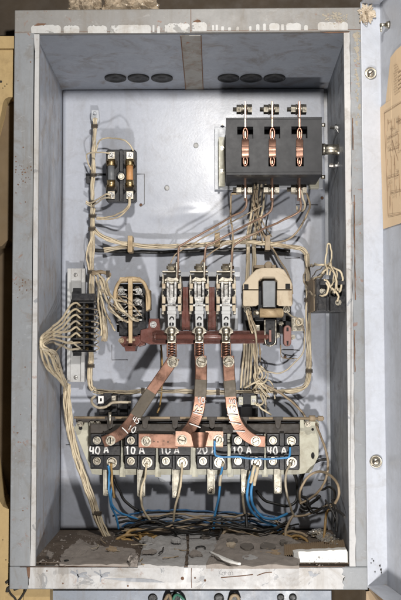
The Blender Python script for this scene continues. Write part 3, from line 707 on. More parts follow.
for c in PC:
    pole = MB()           # arc box: two cheeks, top yoke
    pole.prism([(c - 10, 283), (c - 9.2, 274), (c - 8.2, 274), (c - 7.6, 281), (c - 7.4, 314), (c - 10, 314)], 12, 58, .3); pole.prism([(c + 10, 283), (c + 9.2, 276), (c + 8.2, 276), (c + 7.6, 281), (c + 7.4, 314), (c + 10, 314)], 12, 58, .3)
    pole.box(c - 7.4, 279.5, c + 7.4, 283, 14, 54, .5); pole.prism([(c - 7, 279.5), (c - 4, 277), (c + 2, 278.2), (c + 5, 277), (c + 7, 279.5), (c + 7, 281), (c - 7, 281)], 52, 57, .3)
    po = pole.build('arc_box', 'zinc', ct)
    m_ = MB(); m_.box(c - 5.2, 281.5, c - 2.2, 299, 30, 60, .5); m_.box(c + 2.4, 281.5, c + 5.2, 299, 30, 60, .5); m_.box(c - 2, 283, c + 2.2, 300, 26, 50, .5); m_.prism([(c - 5.4, 297), (c + 5.4, 297), (c + 4, 303.5), (c - 4, 303.5)], 30, 61, .5)
    m_.box(c - 6.6, 304, c + 6.6, 306, 30, 60, .3); m_.build('arc_horn', 'steel', po)
    m_ = MB()
    for sx in (-1, 1):
        for y0, y1 in ((283.5, 288.5), (296.5, 303.5), (305, 311)): m_.box(c + sx * 7.9 - 1.7, y0, c + sx * 7.9 + 1.7, y1, 56, 61.5, .5)
    m_.build('spacer', 'cream', po)
    m_ = MB()
    for sx in (-1, 1):
        for y in (292.4, 304.2): m_.box(c + sx * 7.6 - 1.5, y - 1.6, c + sx * 7.6 + 1.5, y + 1.6, 58, 60.2, .3)
    m_.build('gap_block', 'hole', po)
    m_ = MB(); m_.cyl((c - 5, 267.5, 30), (c + 8, 267.5, 30), 1.8, n=12); m_.cyl((c - 3.6, 267.5, 30), (c + 2.6, 267.5, 30), 3.9, n=6, smooth=False); m_.cyl((c + 2.8, 267.5, 30), (c + 4, 267.5, 30), 4.5); m_.box(c + 4.2, 262, c + 5.8, 282, 18, 40, .4); m_.box(c - 9.6, 270.6, c + 9, 272.2, 16, 34, .3)
    m_.build('top_terminal', 'zinc', po)
    m_ = MB(); m_.prism([(c - 4.2, 306), (c + 4.2, 306), (c + 4.0, 330), (c - 3.6, 330)], 58, 62.5, .5); m_.prism([(c - 4.6, 311), (c + 4.6, 311), (c + 4.6, 314), (c - 4.6, 314)], 60, 63.5, .3); arm = m_.build('contact_arm', 'channel', ct)
    m_ = MB(); m_.tube([(c - 2, 319.5, 62.8), (c - .5, 317.2, 62.8), (c + 1.6, 317.6, 62.8), (c + 2, 319.6, 62.8)], .6, 62.8); m_.prism([(c - 2.4, 323), (c - .3, 322.4), (c - .3, 325.6), (c - 2.4, 325.2)], 62, 63, .1); m_.prism([(c + .4, 322.4), (c + 2.4, 323), (c + 2.4, 325.4), (c + .4, 325.6)], 62, 63, .1); m_.build('arm_opening', 'hole', arm)
    m_ = MB(); m_.prism([(c - 7.5, 330.5), (c - 3.6, 326.5), (c + 3.6, 326.5), (c + 7.5, 330.5), (c + 7.5, 332.5), (c + 4.6, 334), (c + 4.4, 343), (c - 4.4, 343), (c - 4.6, 334), (c - 7.5, 332.5)], 57, 63, .8)
    m_.lathe(c, 331, [(4.2, 62), (4.2, 66), (3, 68.5), (1, 69)], 18); m_.lathe(c + .2, 338.2, [(3.6, 62), (3.6, 66.5), (2.6, 68.5), (.8, 69)], 18); m_.build('shaft_clamp', 'zinc', ct)
    m_ = MB(); W = [P(c + 3.3 * math.cos(t), 343 + t * .42, 58 + 3.3 * math.sin(t)) for t in [i * .45 for i in range(76)]]; m_.sweep(W, .85 * K(58), 6); m_.box(c - 1.6, 341, c + 1.6, 358, 55, 58, .3); m_.box(c - 5, 343, c - 3.7, 357, 50, 62, .3); m_.box(c + 3.7, 343, c + 5, 357, 50, 62, .3)
    m_.build('contact_spring', 'copper', ct)

# ------------------------------------------------------------------ electromagnet
em = thing('electromagnet', 'cream framed electromagnet coil with a grey iron core right of the contactor', 'electromagnet', at(267, 347, 0))
m_ = MB(); m_.box(244, 286, 291, 334, 2, 30, .6); m_.box(252, 305, 286, 321, 28, 44, .6); m_.box(264, 319, 277, 345, 20, 52, .6); m_.build('base', 'black', em)
m_ = MB(); m_.prism([(242.8, 289.3), (242.8, 284), (248, 277.5), (256, 269.5), (262, 267.6), (279, 267.6), (284, 269.5), (290.6, 280), (292.4, 284), (292.4, 289.3), (277.2, 289.3), (277.2, 281), (275, 278.8), (261, 278.8), (258.6, 281), (258.6, 289.3)], 16, 56, 1.0)
m_.prism([(243, 290.2), (258.6, 290.2), (258.6, 304.5), (256, 306), (243.6, 306), (242.8, 304)], 16, 57, .9); m_.prism([(276.8, 290.2), (292.4, 290.2), (292.6, 304), (291.6, 306), (279, 306), (276.8, 304.5)], 16, 57, .9)
fr = m_.build('coil_frame', 'cream', em)
m_ = MB(); m_.box(244, 284.3, 248.5, 289.4, 55, 57, .4); m_.box(285.4, 283.8, 290.2, 288.9, 55, 57, .4); m_.build('frame_socket', 'hole', fr)
m_ = MB(); m_.box(254, 264.8, 276, 268, 12, 34, .5); m_.lathe(268, 266, [(4, 30), (4, 38), (3, 39)]); m_.build('top_clamp', 'wold', em)
m_ = MB(); m_.prism([(262.5, 281.6), (264, 280.6), (274, 280.6), (275.6, 281.6), (275.2, 307), (263, 307)], 30, 64, .8)
m_.build('iron_core', 'iron', em)
m_ = MB(); m_.cyl((259.6, 313, 58), (282, 313, 58), 4.6, n=24); m_.cyl((281.8, 313, 58), (283.4, 313, 58), 4.6, 3, n=24); m_.build('roller', 'tan', em)
m_ = MB(); m_.cyl((253.6, 313, 58), (259.4, 313, 58), 2.2, n=14); m_.lathe(257, 313, [(2.6, 56), (2.6, 60), (1.5, 61.5)]); m_.box(264.2, 320, 265.6, 340, 44, 58, .3); m_.box(275, 320, 276.4, 338, 44, 58, .3); m_.tube([(264.8, 338, 56), (266, 344, 54), (270, 346, 52), (275, 343, 54), (275.8, 336, 56)], .8, 54)
m_.screw(247.3, 309.6, 2.8, 46, .5); m_.screw(286.6, 309.4, 2.8, 46, 1.2); m_.screw(261.2, 335.6, 2.6, 46, .5, True); m_.screw(276.8, 335.2, 2.6, 46, .4, True); m_.screw(281.0, 323.4, 2.0, 46, .4, True); m_.box(255, 325, 260, 342, 30, 45, .5); m_.box(259, 333, 280, 337.4, 36, 46, .4)
m_.build('linkage', 'zinc', em)
m_ = MB(); m_.box(269, 330, 271.4, 342, 52, 55, .3); m_.build('pin', 'pink', em)
m_ = MB(); ring = [(287.5 + 3.9 * math.cos(t), 329.6 - 4.4 * abs(math.sin(t))) for t in [math.pi + math.pi * i / 8 for i in range(9)]] + [(287.5 + 3.9 * math.cos(t), 342 + 4.4 * math.sin(t)) for t in [math.pi * i / 8 for i in range(9)]]
m_.prism(ring, 36, 50, 1.0); lk = m_.build('insulating_link', 'pink', em)
m_ = MB(); m_.prism([(286.4, 327.5), (288.6, 327.5), (288.6, 331.2), (286.4, 331.2)], 49.5, 50.6, .2); m_.prism([(286.4, 341), (288.6, 341), (288.2, 345.2), (287, 345.4)], 49.5, 50.6, .2); m_.build('link_hole', 'hole', lk)
m_ = MB(); m_.disc(293, 337, 2.6, 20, 46, 8); m_.disc(299, 321.5, 3.4, 2, 16, 16); m_.box(291, 318, 304, 331, 1, 5, .3); m_.build('side_stud', 'zinc', em)

# ------------------------------------------------------------------ right terminal block on the side wall
rt = thing('terminal_block', 'black terminal block on the right side wall, half hidden by looped cream wires', 'terminal block', at(331, 312, 62))
m_ = MB(); m_.box(316, 279, 346, 311, 62, 122, .6); m_.box(330, 296.5, 346, 311.5, 120, 130, .5); m_.box(318, 297, 329, 310.5, 120, 126, .4); m_.box(320, 281, 345, 284.5, 120, 130, .4); m_.box(326.5, 284, 327.8, 311, 120, 130, .2); m_.build('block', 'black', rt)
m_ = MB(); m_.box(313.5, 277, 317.5, 311, 40, 105, .6); m_.build('mounting_foot', 'wold', rt)
m_ = MB(); m_.screw(338.2, 302.4, 2.4, 130, .5); m_.screw(331, 291, 2.2, 122, 1.5); m_.screw(339, 290, 2.2, 122, .2); m_.screw(322.5, 291, 2.2, 122, .9); m_.build('screw', 'zinc', rt)

# ------------------------------------------------------------------ lower row: mounting plate, six overload blocks
mp = thing('rail_plate', 'pale yellow steel plate with pointed ends that carries the row of black overload blocks', 'mounting plate', at(198, 475, 0))
m_ = MB(); m_.prism([(74, 428), (79, 419.5), (82, 419), (86, 421), (100, 419), (120, 430), (300, 430), (300, 420), (316, 419.5), (319, 423), (318.5, 456), (311, 472.5), (297, 474.5), (100, 475), (92, 474)], 20, 24, .3)
pl = m_.build('plate', 'creamplate', mp)
m_ = MB()
for x, y, rx, ry in ((80.6, 428.2, 1.9, 1.9), (312.8, 455.6, 1.8, 3.3), (312.6, 429.5, 1.3, 1.3)): m_.prism([(x + rx * math.cos(t), y + ry * math.sin(t)) for t in [i * math.pi / 7 for i in range(14)]], 23.5, 24.4, 0)
m_.build('plate_hole', 'hole', pl)
m_ = MB()
for x in (119.5, 155, 192, 227.5, 262): m_.prism([(x, 440), (x + 6, 440), (x + 6, 477), (x, 477)], 21, 26, .3)
m_.build('plate_tab', 'creamplate', mp)
er = thing('support_rail', 'pale grey embossed support rail behind the lower half of the overload blocks', 'rail', at(198, 492, 0))
m_ = MB(); m_.box(158, 450, 250, 483, 1, 10, 4); m_.build('rail', 'railgrey', er)
m_ = MB(); m_.prism([(154, 462), (178, 462), (178, 481), (166, 482), (158, 478)], 12, 15, 1.2); m_.prism([(226, 462), (206, 462), (206, 481), (214, 482), (222, 478)], 12, 15, 1.2); m_.build('embossed_pad', 'railgrey', er)

xb = [(97, 111.5), (131, 146.8), (166, 182), (203, 219), (238, 256), (273, 291.3)]
names = ['overload block at the left end of the row, painted 40 A', 'second overload block from the left, painted 10 A, under the copper bar',
         'third overload block of the row, under the middle of the flat copper bar', 'fourth overload block of the row, with a blue wire on its upper right screw',
         'fifth overload block of the row, with two blue wires leaving its lower screw', 'overload block at the right end of the row, painted 40 A beside the pale plate']
txts = ['40 A', '10 A', '10 A', '20 A', '10 A', '40 A']
for i, (xa, xc) in enumerate(xb):
    ob = thing('overload_block', names[i], 'overload block', at((xa + xc) / 2, 471, 24), 'overload blocks along the lower plate')
    m_ = MB(); m_.box(xa - 6.6, 433, xc + 8.4, 469, 24, 42, .8); m_.box(xa - 7.2, 446, xc + 8.6, 455.5, 41, 46, .5)
    for x, w in ((xa, 6.2), (xc + .6, 7.4)):
        m_.box(x - w, 434, x + w, 445.6, 41, 47, .7); m_.box(x - w, 456, x + w, 470 if w > 7 else 468, 41, 47, .7)
        m_.lathe(x, 440.5, [(4.8, 47), (4.8, 48.4), (4.2, 49)], 20); m_.lathe(x, 461.5, [(4.8, 47), (4.8, 48.4), (4.2, 49)], 20)
    d0, d1 = (xa + 6.6, xc - 7.2) if xc - xa > 14.5 else ((xa + xc) / 2 - .9, (xa + xc) / 2 + .5)
    m_.box(d0, 433.4, d1, 445.8, 41, 49.5, .3); m_.box(d0, 455.8, d1, 470, 41, 49.5, .3)
    bl = m_.build('housing', 'black', ob)
    for x, y, r in ((xa, 440.5, 3.0), (xa, 461, 3.0), (xc, 441, 3.5), (xc + .4, 462.5, 4.0)):
        if i in (1, 2, 3) and (x, y) == (xc, 441): continue          # under the copper bar
        if i in (0, 4) and (x, y) == (xc, 441): continue             # under the straps
        m_ = MB(); m_.screw(x, y, r, 48.6, random.uniform(0, 3.1)); m_.build('screw', 'zinc', ob)
    m_ = MB(); t = txts[i]; m_.write(t, xa - 5.6 if i else xa - 7, 453.8, 7.0, 46.2, random.uniform(-.04, .04), .85, .98); m_.build('painted_writing', 'chalk', bl)
    # heater strip hanging under the block
    hx = (107.4, 141.4, 176.3, 211.3, 245.2, 277.8)[i]; y1 = (496, 497, 498, 494.5, 494, 494)[i]
    m_ = MB(); m_.box(hx - 4.1, 467, hx + 3.8, y1, 29, 33, .4); m_.box(hx - 4.1, 467, hx - 2.9, y1 - 1, 33, 36, .2); m_.box(hx + 2.6, 467, hx + 3.8, y1 - 1, 33, 36, .2); hs = m_.build('heater_strip', 'heater', ob)
    m_ = MB(); m_.screw(hx, y1 - 4.2, 2.3, 33.2, random.uniform(0, 3)); m_.build('strip_screw', 'zinc', hs)

tr = thing('trip_bar', 'sooty black trip bar with hanging catches running above the overload blocks', 'trip bar', at(198, 433, 0))
m_ = MB(); m_.box(90, 424, 300, 434, 26, 44, 1.2); m_.box(76, 418, 300, 422.5, 22, 36, .8); m_.build('bar', 'dark', tr)
m_ = MB(); m_.cyl((74, 417.5, 44), (324, 418.5, 44), 1.3, n=12); m_.cyl((318, 418.5, 44), (323, 418.5, 44), 2.6, n=8, smooth=False); m_.cyl((309, 418.4, 44), (315, 418.5, 44), 3.2, n=12); m_.build('rod', 'wold', tr)
for x in (110, 145, 175, 212, 244, 278):
    m_ = MB(); m_.prism([(x - 5, 417), (x + 5, 417), (x + 5, 419), (x + 3, 421), (x + 2.6, 427), (x, 429), (x - 2.6, 427), (x - 3, 421), (x - 5, 419)], 42, 47, .4); m_.build('catch', 'dark', tr)
m_ = MB()
for x in (80, 92, 98, 308): m_.disc(x, 424, 3.2, 24, 38, 8); m_.screw(x, 424, 2.2, 38, .4)
m_.cyl((110, 412, 52), (110, 424, 52), 1.6, n=10); m_.build('stud', 'zinc', tr)

# small relay box with its white tag, and the small white connector on the right
rl = thing('small_relay', 'small black relay with a tiny white square mark, under the left harness corner', 'relay', at(115, 415, 0))
m_ = MB(); m_.box(99, 395, 131, 415, 2, 22, .8); m_.box(103, 393.5, 112, 405, 20, 32, .6); m_.box(117.5, 394, 120, 415, 21, 26, .4); m_.box(128, 396, 131, 424, 20, 28, .4); m_.build('case', 'black', rl)
m_ = MB(); m_.holed(98.2, 396, 103.6, 403.5, 31.5, 33, [(100, 398.2, 101.9, 401.4)]); m_.build('white_mark', 'chalk', rl)
m_ = MB(); m_.box(111.5, 396, 115.8, 404, 24, 38, .4); m_.build('clip', 'zinc', rl)
cn = thing('small_connector', 'small black connector with white end cheeks beside the right copper strap', 'connector', at(248, 406, 0))
m_ = MB(); m_.box(242.5, 393.5, 255, 404.5, 16, 34, .5); m_.box(252, 372, 258, 432, 4, 14, .4); m_.build('case', 'black', cn)
m_ = MB(); m_.box(238.4, 397, 243, 405, 20, 36, .4); m_.box(250.8, 395.6, 256.4, 405, 20, 36, .5); cc = m_.build('cheek', 'creamplate', cn)
m_ = MB(); m_.screw(240.7, 401, 1.3, 36, .4); m_.screw(253.6, 400.6, 1.6, 36, 1); m_.build('screw', 'steel', cc)
bxk = thing('blank_plate', 'pale grey name plate blank under the small connector', 'plate', at(251, 422, 0))
m_ = MB(); m_.box(241, 407, 259, 420, 2, 8, .6); m_.build('plate', 'railgrey', bxk)

# ------------------------------------------------------------------ copper straps
def strap(label, path, w, bandp, texts, lines, screws):
    t = thing('copper_strap', label, 'copper strap', at(path[-1][0], path[-1][1], path[-1][2]), 'copper straps below the contactor')
    m_ = MB(); m_.ribbon(path, w, 2.0); s_ = m_.build('strap', 'copper', t)
    if bandp: m_ = MB(); m_.ribbon(bandp, w + .5, 2.35); m_.build('painted_band', 'band', s_)
    m_ = MB()
    for tx in texts: m_.write(*tx)
    for ln in lines: m_.tube(ln, .62, ln[0][2], 6, 3)
    if texts or lines: m_.build('painted_writing', 'chalk', s_)
    for x, y, r, h in screws: m_ = MB(); m_.screw(x, y, r, h, random.uniform(0, 3)); m_.build('screw', 'zinc', t)
    return t
strap('aged copper strap slanting down left to the block painted 40 A', [(174.5, 357, 63), (171, 363, 63), (160, 379, 63), (149, 395, 62), (136, 415, 58), (128, 426, 55), (120, 434, 52), (111, 439, 51), (103.5, 442, 50.5)], 11.4,
      [(151.5, 391.4, 62.2), (147, 398, 61.8), (142, 405.7, 60.3), (135.5, 415.6, 57.9)], [('45', 132.0, 421.0, 5.4, 61.5, .45, .5, .9), ('10', 127, 429.5, 5.8, 59.5, .5, .55, .9)], [[(122, 427.5, 56.6), (125, 430.2, 56.4), (128, 433.4, 56)]], [(172.8, 362, 4.4, 65.2), (110.6, 440.6, 3.8, 53)])
strap('aged copper strap hanging straight down from the middle pole, marked 10 over 25', [(200.5, 356, 63), (201, 362, 63), (201.2, 372, 63), (200.8, 384, 63), (200.2, 396, 62), (198.8, 408, 61), (195.6, 419, 58), (190.5, 428, 54), (184, 436, 49)], 11.8,
      [(201.1, 379.6, 63.1), (200.8, 385, 63), (200.5, 391, 62.5), (200.2, 396.5, 62)], [('10', 197.2, 403, 5.8, 65.2, .0, .55, .9), ('25', 195.4, 411.5, 6.0, 64.4, .0, .55, .9)], [[(193, 412.5, 63.6), (198, 414, 63.4), (203, 415.2, 63.4)], [(189.5, 423.5, 60), (195, 425.4, 60), (200.6, 427.6, 60)]], [(201.3, 361.8, 4.4, 65.2)])
strap('aged copper strap curving down right from the right pole, marked 40 over 10', [(228.2, 356, 63), (228.6, 362, 63), (229, 372, 63), (229.8, 384, 63), (230.6, 396, 62), (232, 408, 61), (235.4, 420, 58), (242, 431, 54), (250, 438, 51.5), (258, 441, 50.5), (265, 441.5, 50.5)], 11.6,
      [(229.2, 380.5, 63.1), (229.8, 386, 63), (230.2, 391, 62.5), (230.6, 396.6, 62)], [('40', 229, 404.2, 5.0, 65.2, .05, .52, .9), ('10', 228.6, 412.4, 5.6, 64.4, .0, .55, .9)], [[(227, 415, 63.4), (232, 414.8, 63.4), (238, 415.6, 63.2)], [(229, 422, 61), (234, 423, 61), (241, 424.6, 61)], [(233, 431, 58), (238, 431, 58), (245, 431.6, 58)]], [(255.8, 441.2, 3.8, 53), (228.5, 361.6, 4.4, 65.2)])
cb = thing('copper_bar', 'flat copper link bar of three pieces lying across the middle overload blocks', 'copper bar', at(181, 448, 48))
m_ = MB(); m_.ribbon([(139, 440.7, 49.5), (150, 440.8, 49.5), (162, 441.2, 49.5), (178, 441.6, 50)], 14, 1.8); m_.build('flat_link', 'copper', cb)
m_ = MB(); m_.ribbon([(175.6, 439, 52), (184, 439.2, 52), (193.6, 439.4, 52)], 15.5, 1.8); m_.ribbon([(205.4, 439, 52), (213, 439.2, 52), (223, 439.4, 52)], 15.6, 1.8); m_.build('end_link', 'copper_b', cb)
m_ = MB(); m_.ribbon([(193, 440, 52), (194.6, 440, 55.5), (197.5, 440, 58), (200, 440, 58.3), (203, 440, 57.6), (205, 440, 55), (206.2, 440, 52)], 15.2, 1.6); m_.build('bent_link', 'copper', cb)
m_ = MB()
for x, y, h in ((146.3, 441.4, 51.5), (182, 440, 54), (218.5, 439.6, 54)): m_.screw(x, y, 3.9, h, random.uniform(0, 3))
m_.build('screw', 'zinc', cb)
m_ = MB()
for x, y in ((154, 441.5), (158, 442), (164, 441), (168, 442), (172, 441.6)): m_.disc(x, y, random.uniform(.5, 1.0), 51.2, 51.5, 8)
m_.build('burn_mark', 'tie', cb)

# ------------------------------------------------------------------ wiring
def bundle(label, pts, n, R, r, mat='wcream', h=14, ties=(), cat='wire bundle', name='wire_bundle', end=None, twist=.02, group=None):
    t = thing(name, label, cat, at(*pts[-1][:2], pts[-1][2] if len(pts[-1]) > 2 else h), group)
    m_ = MB(); m_.bundle(pts, n + 2, R * 1.05, r * .82, h, twist); b_ = m_.build('wires', mat, t)
    if mat == 'wcream':
        b_.data.materials.append(M['wcream2']); b_.data.materials.append(M['wcream3']); per = len(b_.data.polygons) // (n + 2); pick = [random.choice((0, 0, 1, 2)) for _ in range(n + 3)]
        for f_ in b_.data.polygons: f_.material_index = pick[f_.index // per]
    if ties:
        for x, y, hh, vert in ties:
            m_ = MB(); W = []
            for q in range(3):
                d_ = (q - 1) * 1.2
                ring = [P(x + (math.cos(a_) * (R + r + .7) if vert else d_), y + (d_ if vert else math.cos(a_) * (R + r + .7)), hh + math.sin(a_) * (R + r + 1.2)) for a_ in [2 * math.pi * i / 14 for i in range(14)]]
                m_.sweep(ring, .6 * K(hh), 6, True)
            m_.build('tie', 'tie', t)
    return t
def wire(label, pts, r, mat='wcream', h=20, cat='wire', name='wire', group=None, wob=.5, extra=None):
    m_ = MB(); m_.tube(pts, r * .84, h, 8, 8, wob * 1.3)
    if mat == 'wcream': mat = random.choice(('wcream', 'wcream2', 'wcream3'))
    o = tag(m_.build(name, mat), label, cat, group)
    if extra: extra(o)
    return o
bundle('upright cream wire bundle along the upper left of the plate, beside the fuse holder', [(95, 118), (94.4, 135), (93.4, 160), (92.6, 185), (92.6, 207)], 4, 1.2, 1.0, h=16, ties=((93.4, 175, 16, True), (94.5, 126, 16, True), (92.6, 202, 16, True)))
m_ = MB(); m_.prism([(91.5, 110), (98.6, 110), (99.4, 120), (97, 124), (93, 124), (91, 119)], 2, 9, .5); m_.lathe(95, 113.5, [(1.7, 9), (1.7, 10.4), (1, 11)]); tag(m_.build('cable_clip', 'railgrey'), 'small grey steel clip at the top of the upright cream bundle', 'clip')
m_ = MB(); m_.cyl((86, 174.5, 12), (106, 174.5, 12), 1.2, n=10); m_.box(86, 174, 91, 183, 3, 12, .4); tag(m_.build('cable_clip', 'black'), 'dark clip holding the upright cream bundle beside the fuse holder', 'clip')
bundle('thick upright cream wire bundle between the terminal strip and the contact block', [(92.6, 208), (92.4, 230), (91.4, 255), (91.6, 280), (91.6, 320), (90.8, 350), (90.2, 376), (90.6, 385), (94, 390)], 6, 1.7, 1.15, h=16, ties=((92.6, 216, 16, True), (92.2, 229, 16, True), (91.4, 272, 16, True), (90.8, 366, 16, True)))
bundle('upper horizontal cream wire harness crossing the plate under the knife switch', [(93.5, 229, 17), (100, 235, 18), (112, 240.5, 19), (128, 244, 19), (150, 246, 19), (175, 246.3, 19), (200, 244.6, 19), (228, 242.6, 19), (248, 242, 19), (270, 244.4, 19), (290, 246.6, 18), (302, 249, 17), (306.6, 254, 16)], 5, 1.5, .95, h=19, ties=((129.5, 244, 19, False), (267, 243.6, 19, False)))
bundle('right upright cream wire bundle bending down beside the right terminal block', [(307, 254), (307.6, 275), (308, 300), (308.6, 330), (309, 355), (308.4, 376), (305, 386), (297, 390), (285, 391.5)], 5, 1.6, 1.0, h=15, ties=((309, 371, 15, True), (308, 283, 15, True), (307.8, 300, 15, True)))
bundle('lower horizontal wire bundle running behind the copper straps', [(94, 390.5), (105, 392), (125, 392.4), (145, 391), (170, 391), (200, 392), (230, 392), (258, 391.4), (285, 391.5)], 4, 1.4, .9, 'wcream', h=15, ties=((143, 391, 15, False), (218, 392, 15, False), (275, 391.4, 15, False)))
bundle('cut cream cable stub lying under the upper harness near the fuse holder', [(104, 250.5, 12), (112, 249, 12), (122, 247.5, 13), (134, 247, 14)], 3, 1.1, 1.1, h=12)
m_ = MB(); m_.box(127.6, 235.5, 132.4, 252, 2, 24, .6); tag(m_.build('cable_clip', 'tan'), 'tan strap clip round the upper harness below the fuse holder', 'clip')
m_ = MB(); m_.prism([(214.6, 233), (219.6, 232), (220, 245), (215, 245)], 6, 24, .6); tag(m_.build('cable_clip', 'tan'), 'small tan clip on the upper harness above the right pole', 'clip')
m_ = MB(); m_.box(265, 235, 270.5, 250, 6, 25, .6); tag(m_.build('cable_clip', 'wold'), 'dirty clip on the upper harness under the knife switch', 'clip')
wire('black strip standing in for the shadow under the upper cream harness', [(95, 250.5, 5), (120, 251.5, 6), (150, 252, 6), (190, 251.5, 6), (230, 250, 6), (262, 249.5, 6), (290, 251.5, 6)], 2.3, 'wblack', wob=.8)  # black strip added for the dark shadow band below the harness
# fuse holder leads
wire('thin cream lead looping over the top of the fuse holder', [(96, 152, 18), (99, 142, 22), (104, 138.5, 27), (112, 138, 30), (123, 140, 42), (130, 145, 44), (133, 151, 43)], .95)
wire('thin cream lead from the upright bundle to the top left fuse terminal', [(110, 153.5, 42), (103, 152.5, 40), (93, 152.5, 30), (87, 155, 22), (88, 163, 16), (92, 170, 16)], .85)
wire('cream lead from the lower left fuse terminal to the upright bundle', [(111, 195, 42), (106, 194.5, 41), (98, 199, 30), (90, 203, 18), (86, 201.5, 18)], 1.1)
wire('second cream lead under the lower left fuse terminal', [(111, 197, 42), (104, 198, 40), (97, 203, 28), (91, 206, 17), (85.5, 203, 18)], 1.0)
wire('cream lead from the lower right fuse terminal', [(129, 197, 42), (128.4, 205, 42), (122, 212, 36), (110, 217, 20), (97, 217.5, 17)], 1.1)
wire('second cream lead curving down from the lower right fuse terminal', [(130, 197, 42), (129, 207, 41), (120, 216, 34), (108, 219, 20), (96, 219, 16)], 1.0)
wire('cream loose wire beside the upright bundle above the terminal strip', [(92, 236, 18), (87.5, 249, 20), (87, 260, 20), (90, 272, 18)], 1.0)
# terminal strip leads
TL = []
for i in range(8):
    y = 306.2 + i * 6.1; e = 334 + (i % 4) * 2.6
    TL.append(wire(f'cream wire from the {["topmost","second","third","fourth","fifth","sixth","seventh","lowest"][i]} row of the black terminal block to the wall', [(80.5, y, 31), (76, y - (3.4 if i < 6 else 0), 38), (70, y + .3, 48), (62, y + (e - y) * .45, 70), (51, e - 2 + (i - 4) * .9, 104), (42.6 - i % 3, e + 3 + (i % 4), 138 + i % 3 * 3), (41.5 + i % 4 * 4.6, 352 + i % 3 * 2, 128 - i % 4 * 4), (47 + i % 4 * 4.4, 366 + i % 3 * 2, 96 - i % 4 * 8), (58.5 + i % 4 * 1.8, 379 + i % 2, 52), (66 + i % 4 * .4, 389, 26)], 1.3, 'wcream', group='cream wires on the terminal block', wob=.35))
wire('cream wire from the lowest terminal rows straight down the white channel', [(80, 349, 31), (70, 342, 46), (58, 349, 70), (54, 360, 78), (58.4, 371, 56), (66, 386, 26)], 1.15, wob=.8)
bundle('long thick cream wire bundle sweeping down to the dusty cabinet bottom', [(66.5, 384, 24), (67, 400, 26), (69.5, 425, 30), (75.5, 452, 34), (84, 478, 34), (92, 500, 34), (98.5, 520, 32), (106, 535, 30), (111, 541, 28)], 8, 2.7, 1.15, h=28, ties=((97, 513, 33, True),), twist=.012)
for i in range(7):
    y = 309 + i * 6.1
    wire(f'short cream wire right of the black terminal block, {["first","second","third","fourth","fifth","sixth","seventh"][i]} from the top', [(91, y, 30), (96, y + .5, 27), (99, y + 2.5, 22), (95, y + 5, 18)], .75, group='short wires on the right side of the terminal block', wob=.6)
# hanging tangle to the left of the contact block
for k, pts in enumerate(([(93, 273, 18), (99, 274, 26), (103, 281, 34), (107, 294, 44), (116, 300, 54), (127, 302.5, 62)], [(100, 279, 26), (103, 291, 36), (110, 306, 46), (119, 318, 52), (128, 322.5, 62)], [(99, 281, 24), (101, 297, 30), (106, 313, 36), (112, 326, 42), (115, 331, 44)],
              [(104, 279, 30), (108, 292, 44), (122, 308, 56), (131, 318, 62), (138, 321, 58)], [(96, 276, 20), (98, 292, 24), (99, 310, 24), (101, 326, 24), (101, 336, 24)], [(103, 276, 28), (102, 300, 28), (104, 322, 28), (106, 341, 26)], [(110, 276, 30), (106, 284, 36), (112, 296, 50), (122, 311, 58), (140, 320, 54)])):
    wire('cream wire drooping from the bundle into the contact block, ' + ['ending at its middle bar', 'crossing to its lower bar', 'reaching its lower left corner', 'crossing to the lower right', 'hanging free nearest the terminal strip', 'hanging free just left of it', 'longest crossing wire'][k], pts, 1.2 if k < 4 else 1.35, 'wcream', wob=1.4)
bundle('cream cable sleeve hanging open left of the contact block', [(104, 316, 26), (104.5, 325, 26), (105, 333, 26), (104, 341, 26)], 4, 1.6, 1.5, 'wcream', h=26)
bundle('short dark tied cable end above the contact block', [(93, 273, 20), (101, 272, 26), (107, 273.5, 30), (110, 275, 32)], 4, 1.3, 1.2, 'wold', h=26, ties=((108, 274, 31, False),))
wire('yellowish wire hanging behind the left copper strap', [(161, 345, 20), (162, 358, 18), (162.5, 380, 16), (161.5, 392, 16), (160, 405, 18), (157, 413, 20)], 1.1, 'wyel')
# copper coloured leads from the knife switch
wire('brown copper lead from the left blade of the knife switch to the left pole', [(245.4, 196, 58), (246.2, 204, 56), (243, 211, 52), (233, 216, 46), (210, 229, 31), (184, 243.5, 30), (179, 248, 30), (178, 262, 32), (177.4, 283, 36)], 1.3, 'wcop')
wire('brown copper lead from the middle blade of the knife switch to the middle pole', [(272.4, 197, 58), (272.4, 206, 56), (269, 213, 52), (256, 220, 46), (235, 231, 31), (213, 242.5, 30), (206, 247, 30), (204.6, 262, 32), (204.6, 283, 36)], 1.3, 'wcop')
wire('brown copper lead from the right blade of the knife switch to the right pole', [(300, 198, 58), (301, 207, 56), (297, 213, 52), (280, 221.5, 46), (258, 232, 31), (240, 241, 30), (233, 248, 30), (231.6, 262, 32), (231, 283, 36)], 1.3, 'wcop')
wire('brown upright lead from the switch bracket down past the harness to the right pole', [(237, 193.5, 56), (231.6, 194, 54), (230.4, 205, 48), (230.8, 220, 30), (233, 234, 30), (232.4, 250, 30), (231.4, 266, 33)], 1.1, 'wold')
wire('yellow lead bent under the left end of the knife switch', [(231, 194, 56), (238, 194, 58), (242, 191, 60)], 1.0, 'tan')
for k, (a_, b_) in enumerate(((254, 247.5), (257.5, 249.2), (261, 253.5), (265, 255.5))):
    wire('cream wire behind the electromagnet up to the knife switch, ' + ['leftmost of four', 'second of four from the left', 'third of four from the left', 'rightmost of four'][k], [(a_ + 1, 181, 20), (a_ - .5, 193, 20), (a_ - 2.6, 212, 18), (b_, 236, 14), (b_ - .4, 262, 10), (b_ - 1.6, 292, 8), (b_ - 3, 330, 10), (244 + k * 2.6, 352, 12), (240.6 + k * 3.0, 388, 16)], 1.35, 'wcream', group='cream wires behind the electromagnet')
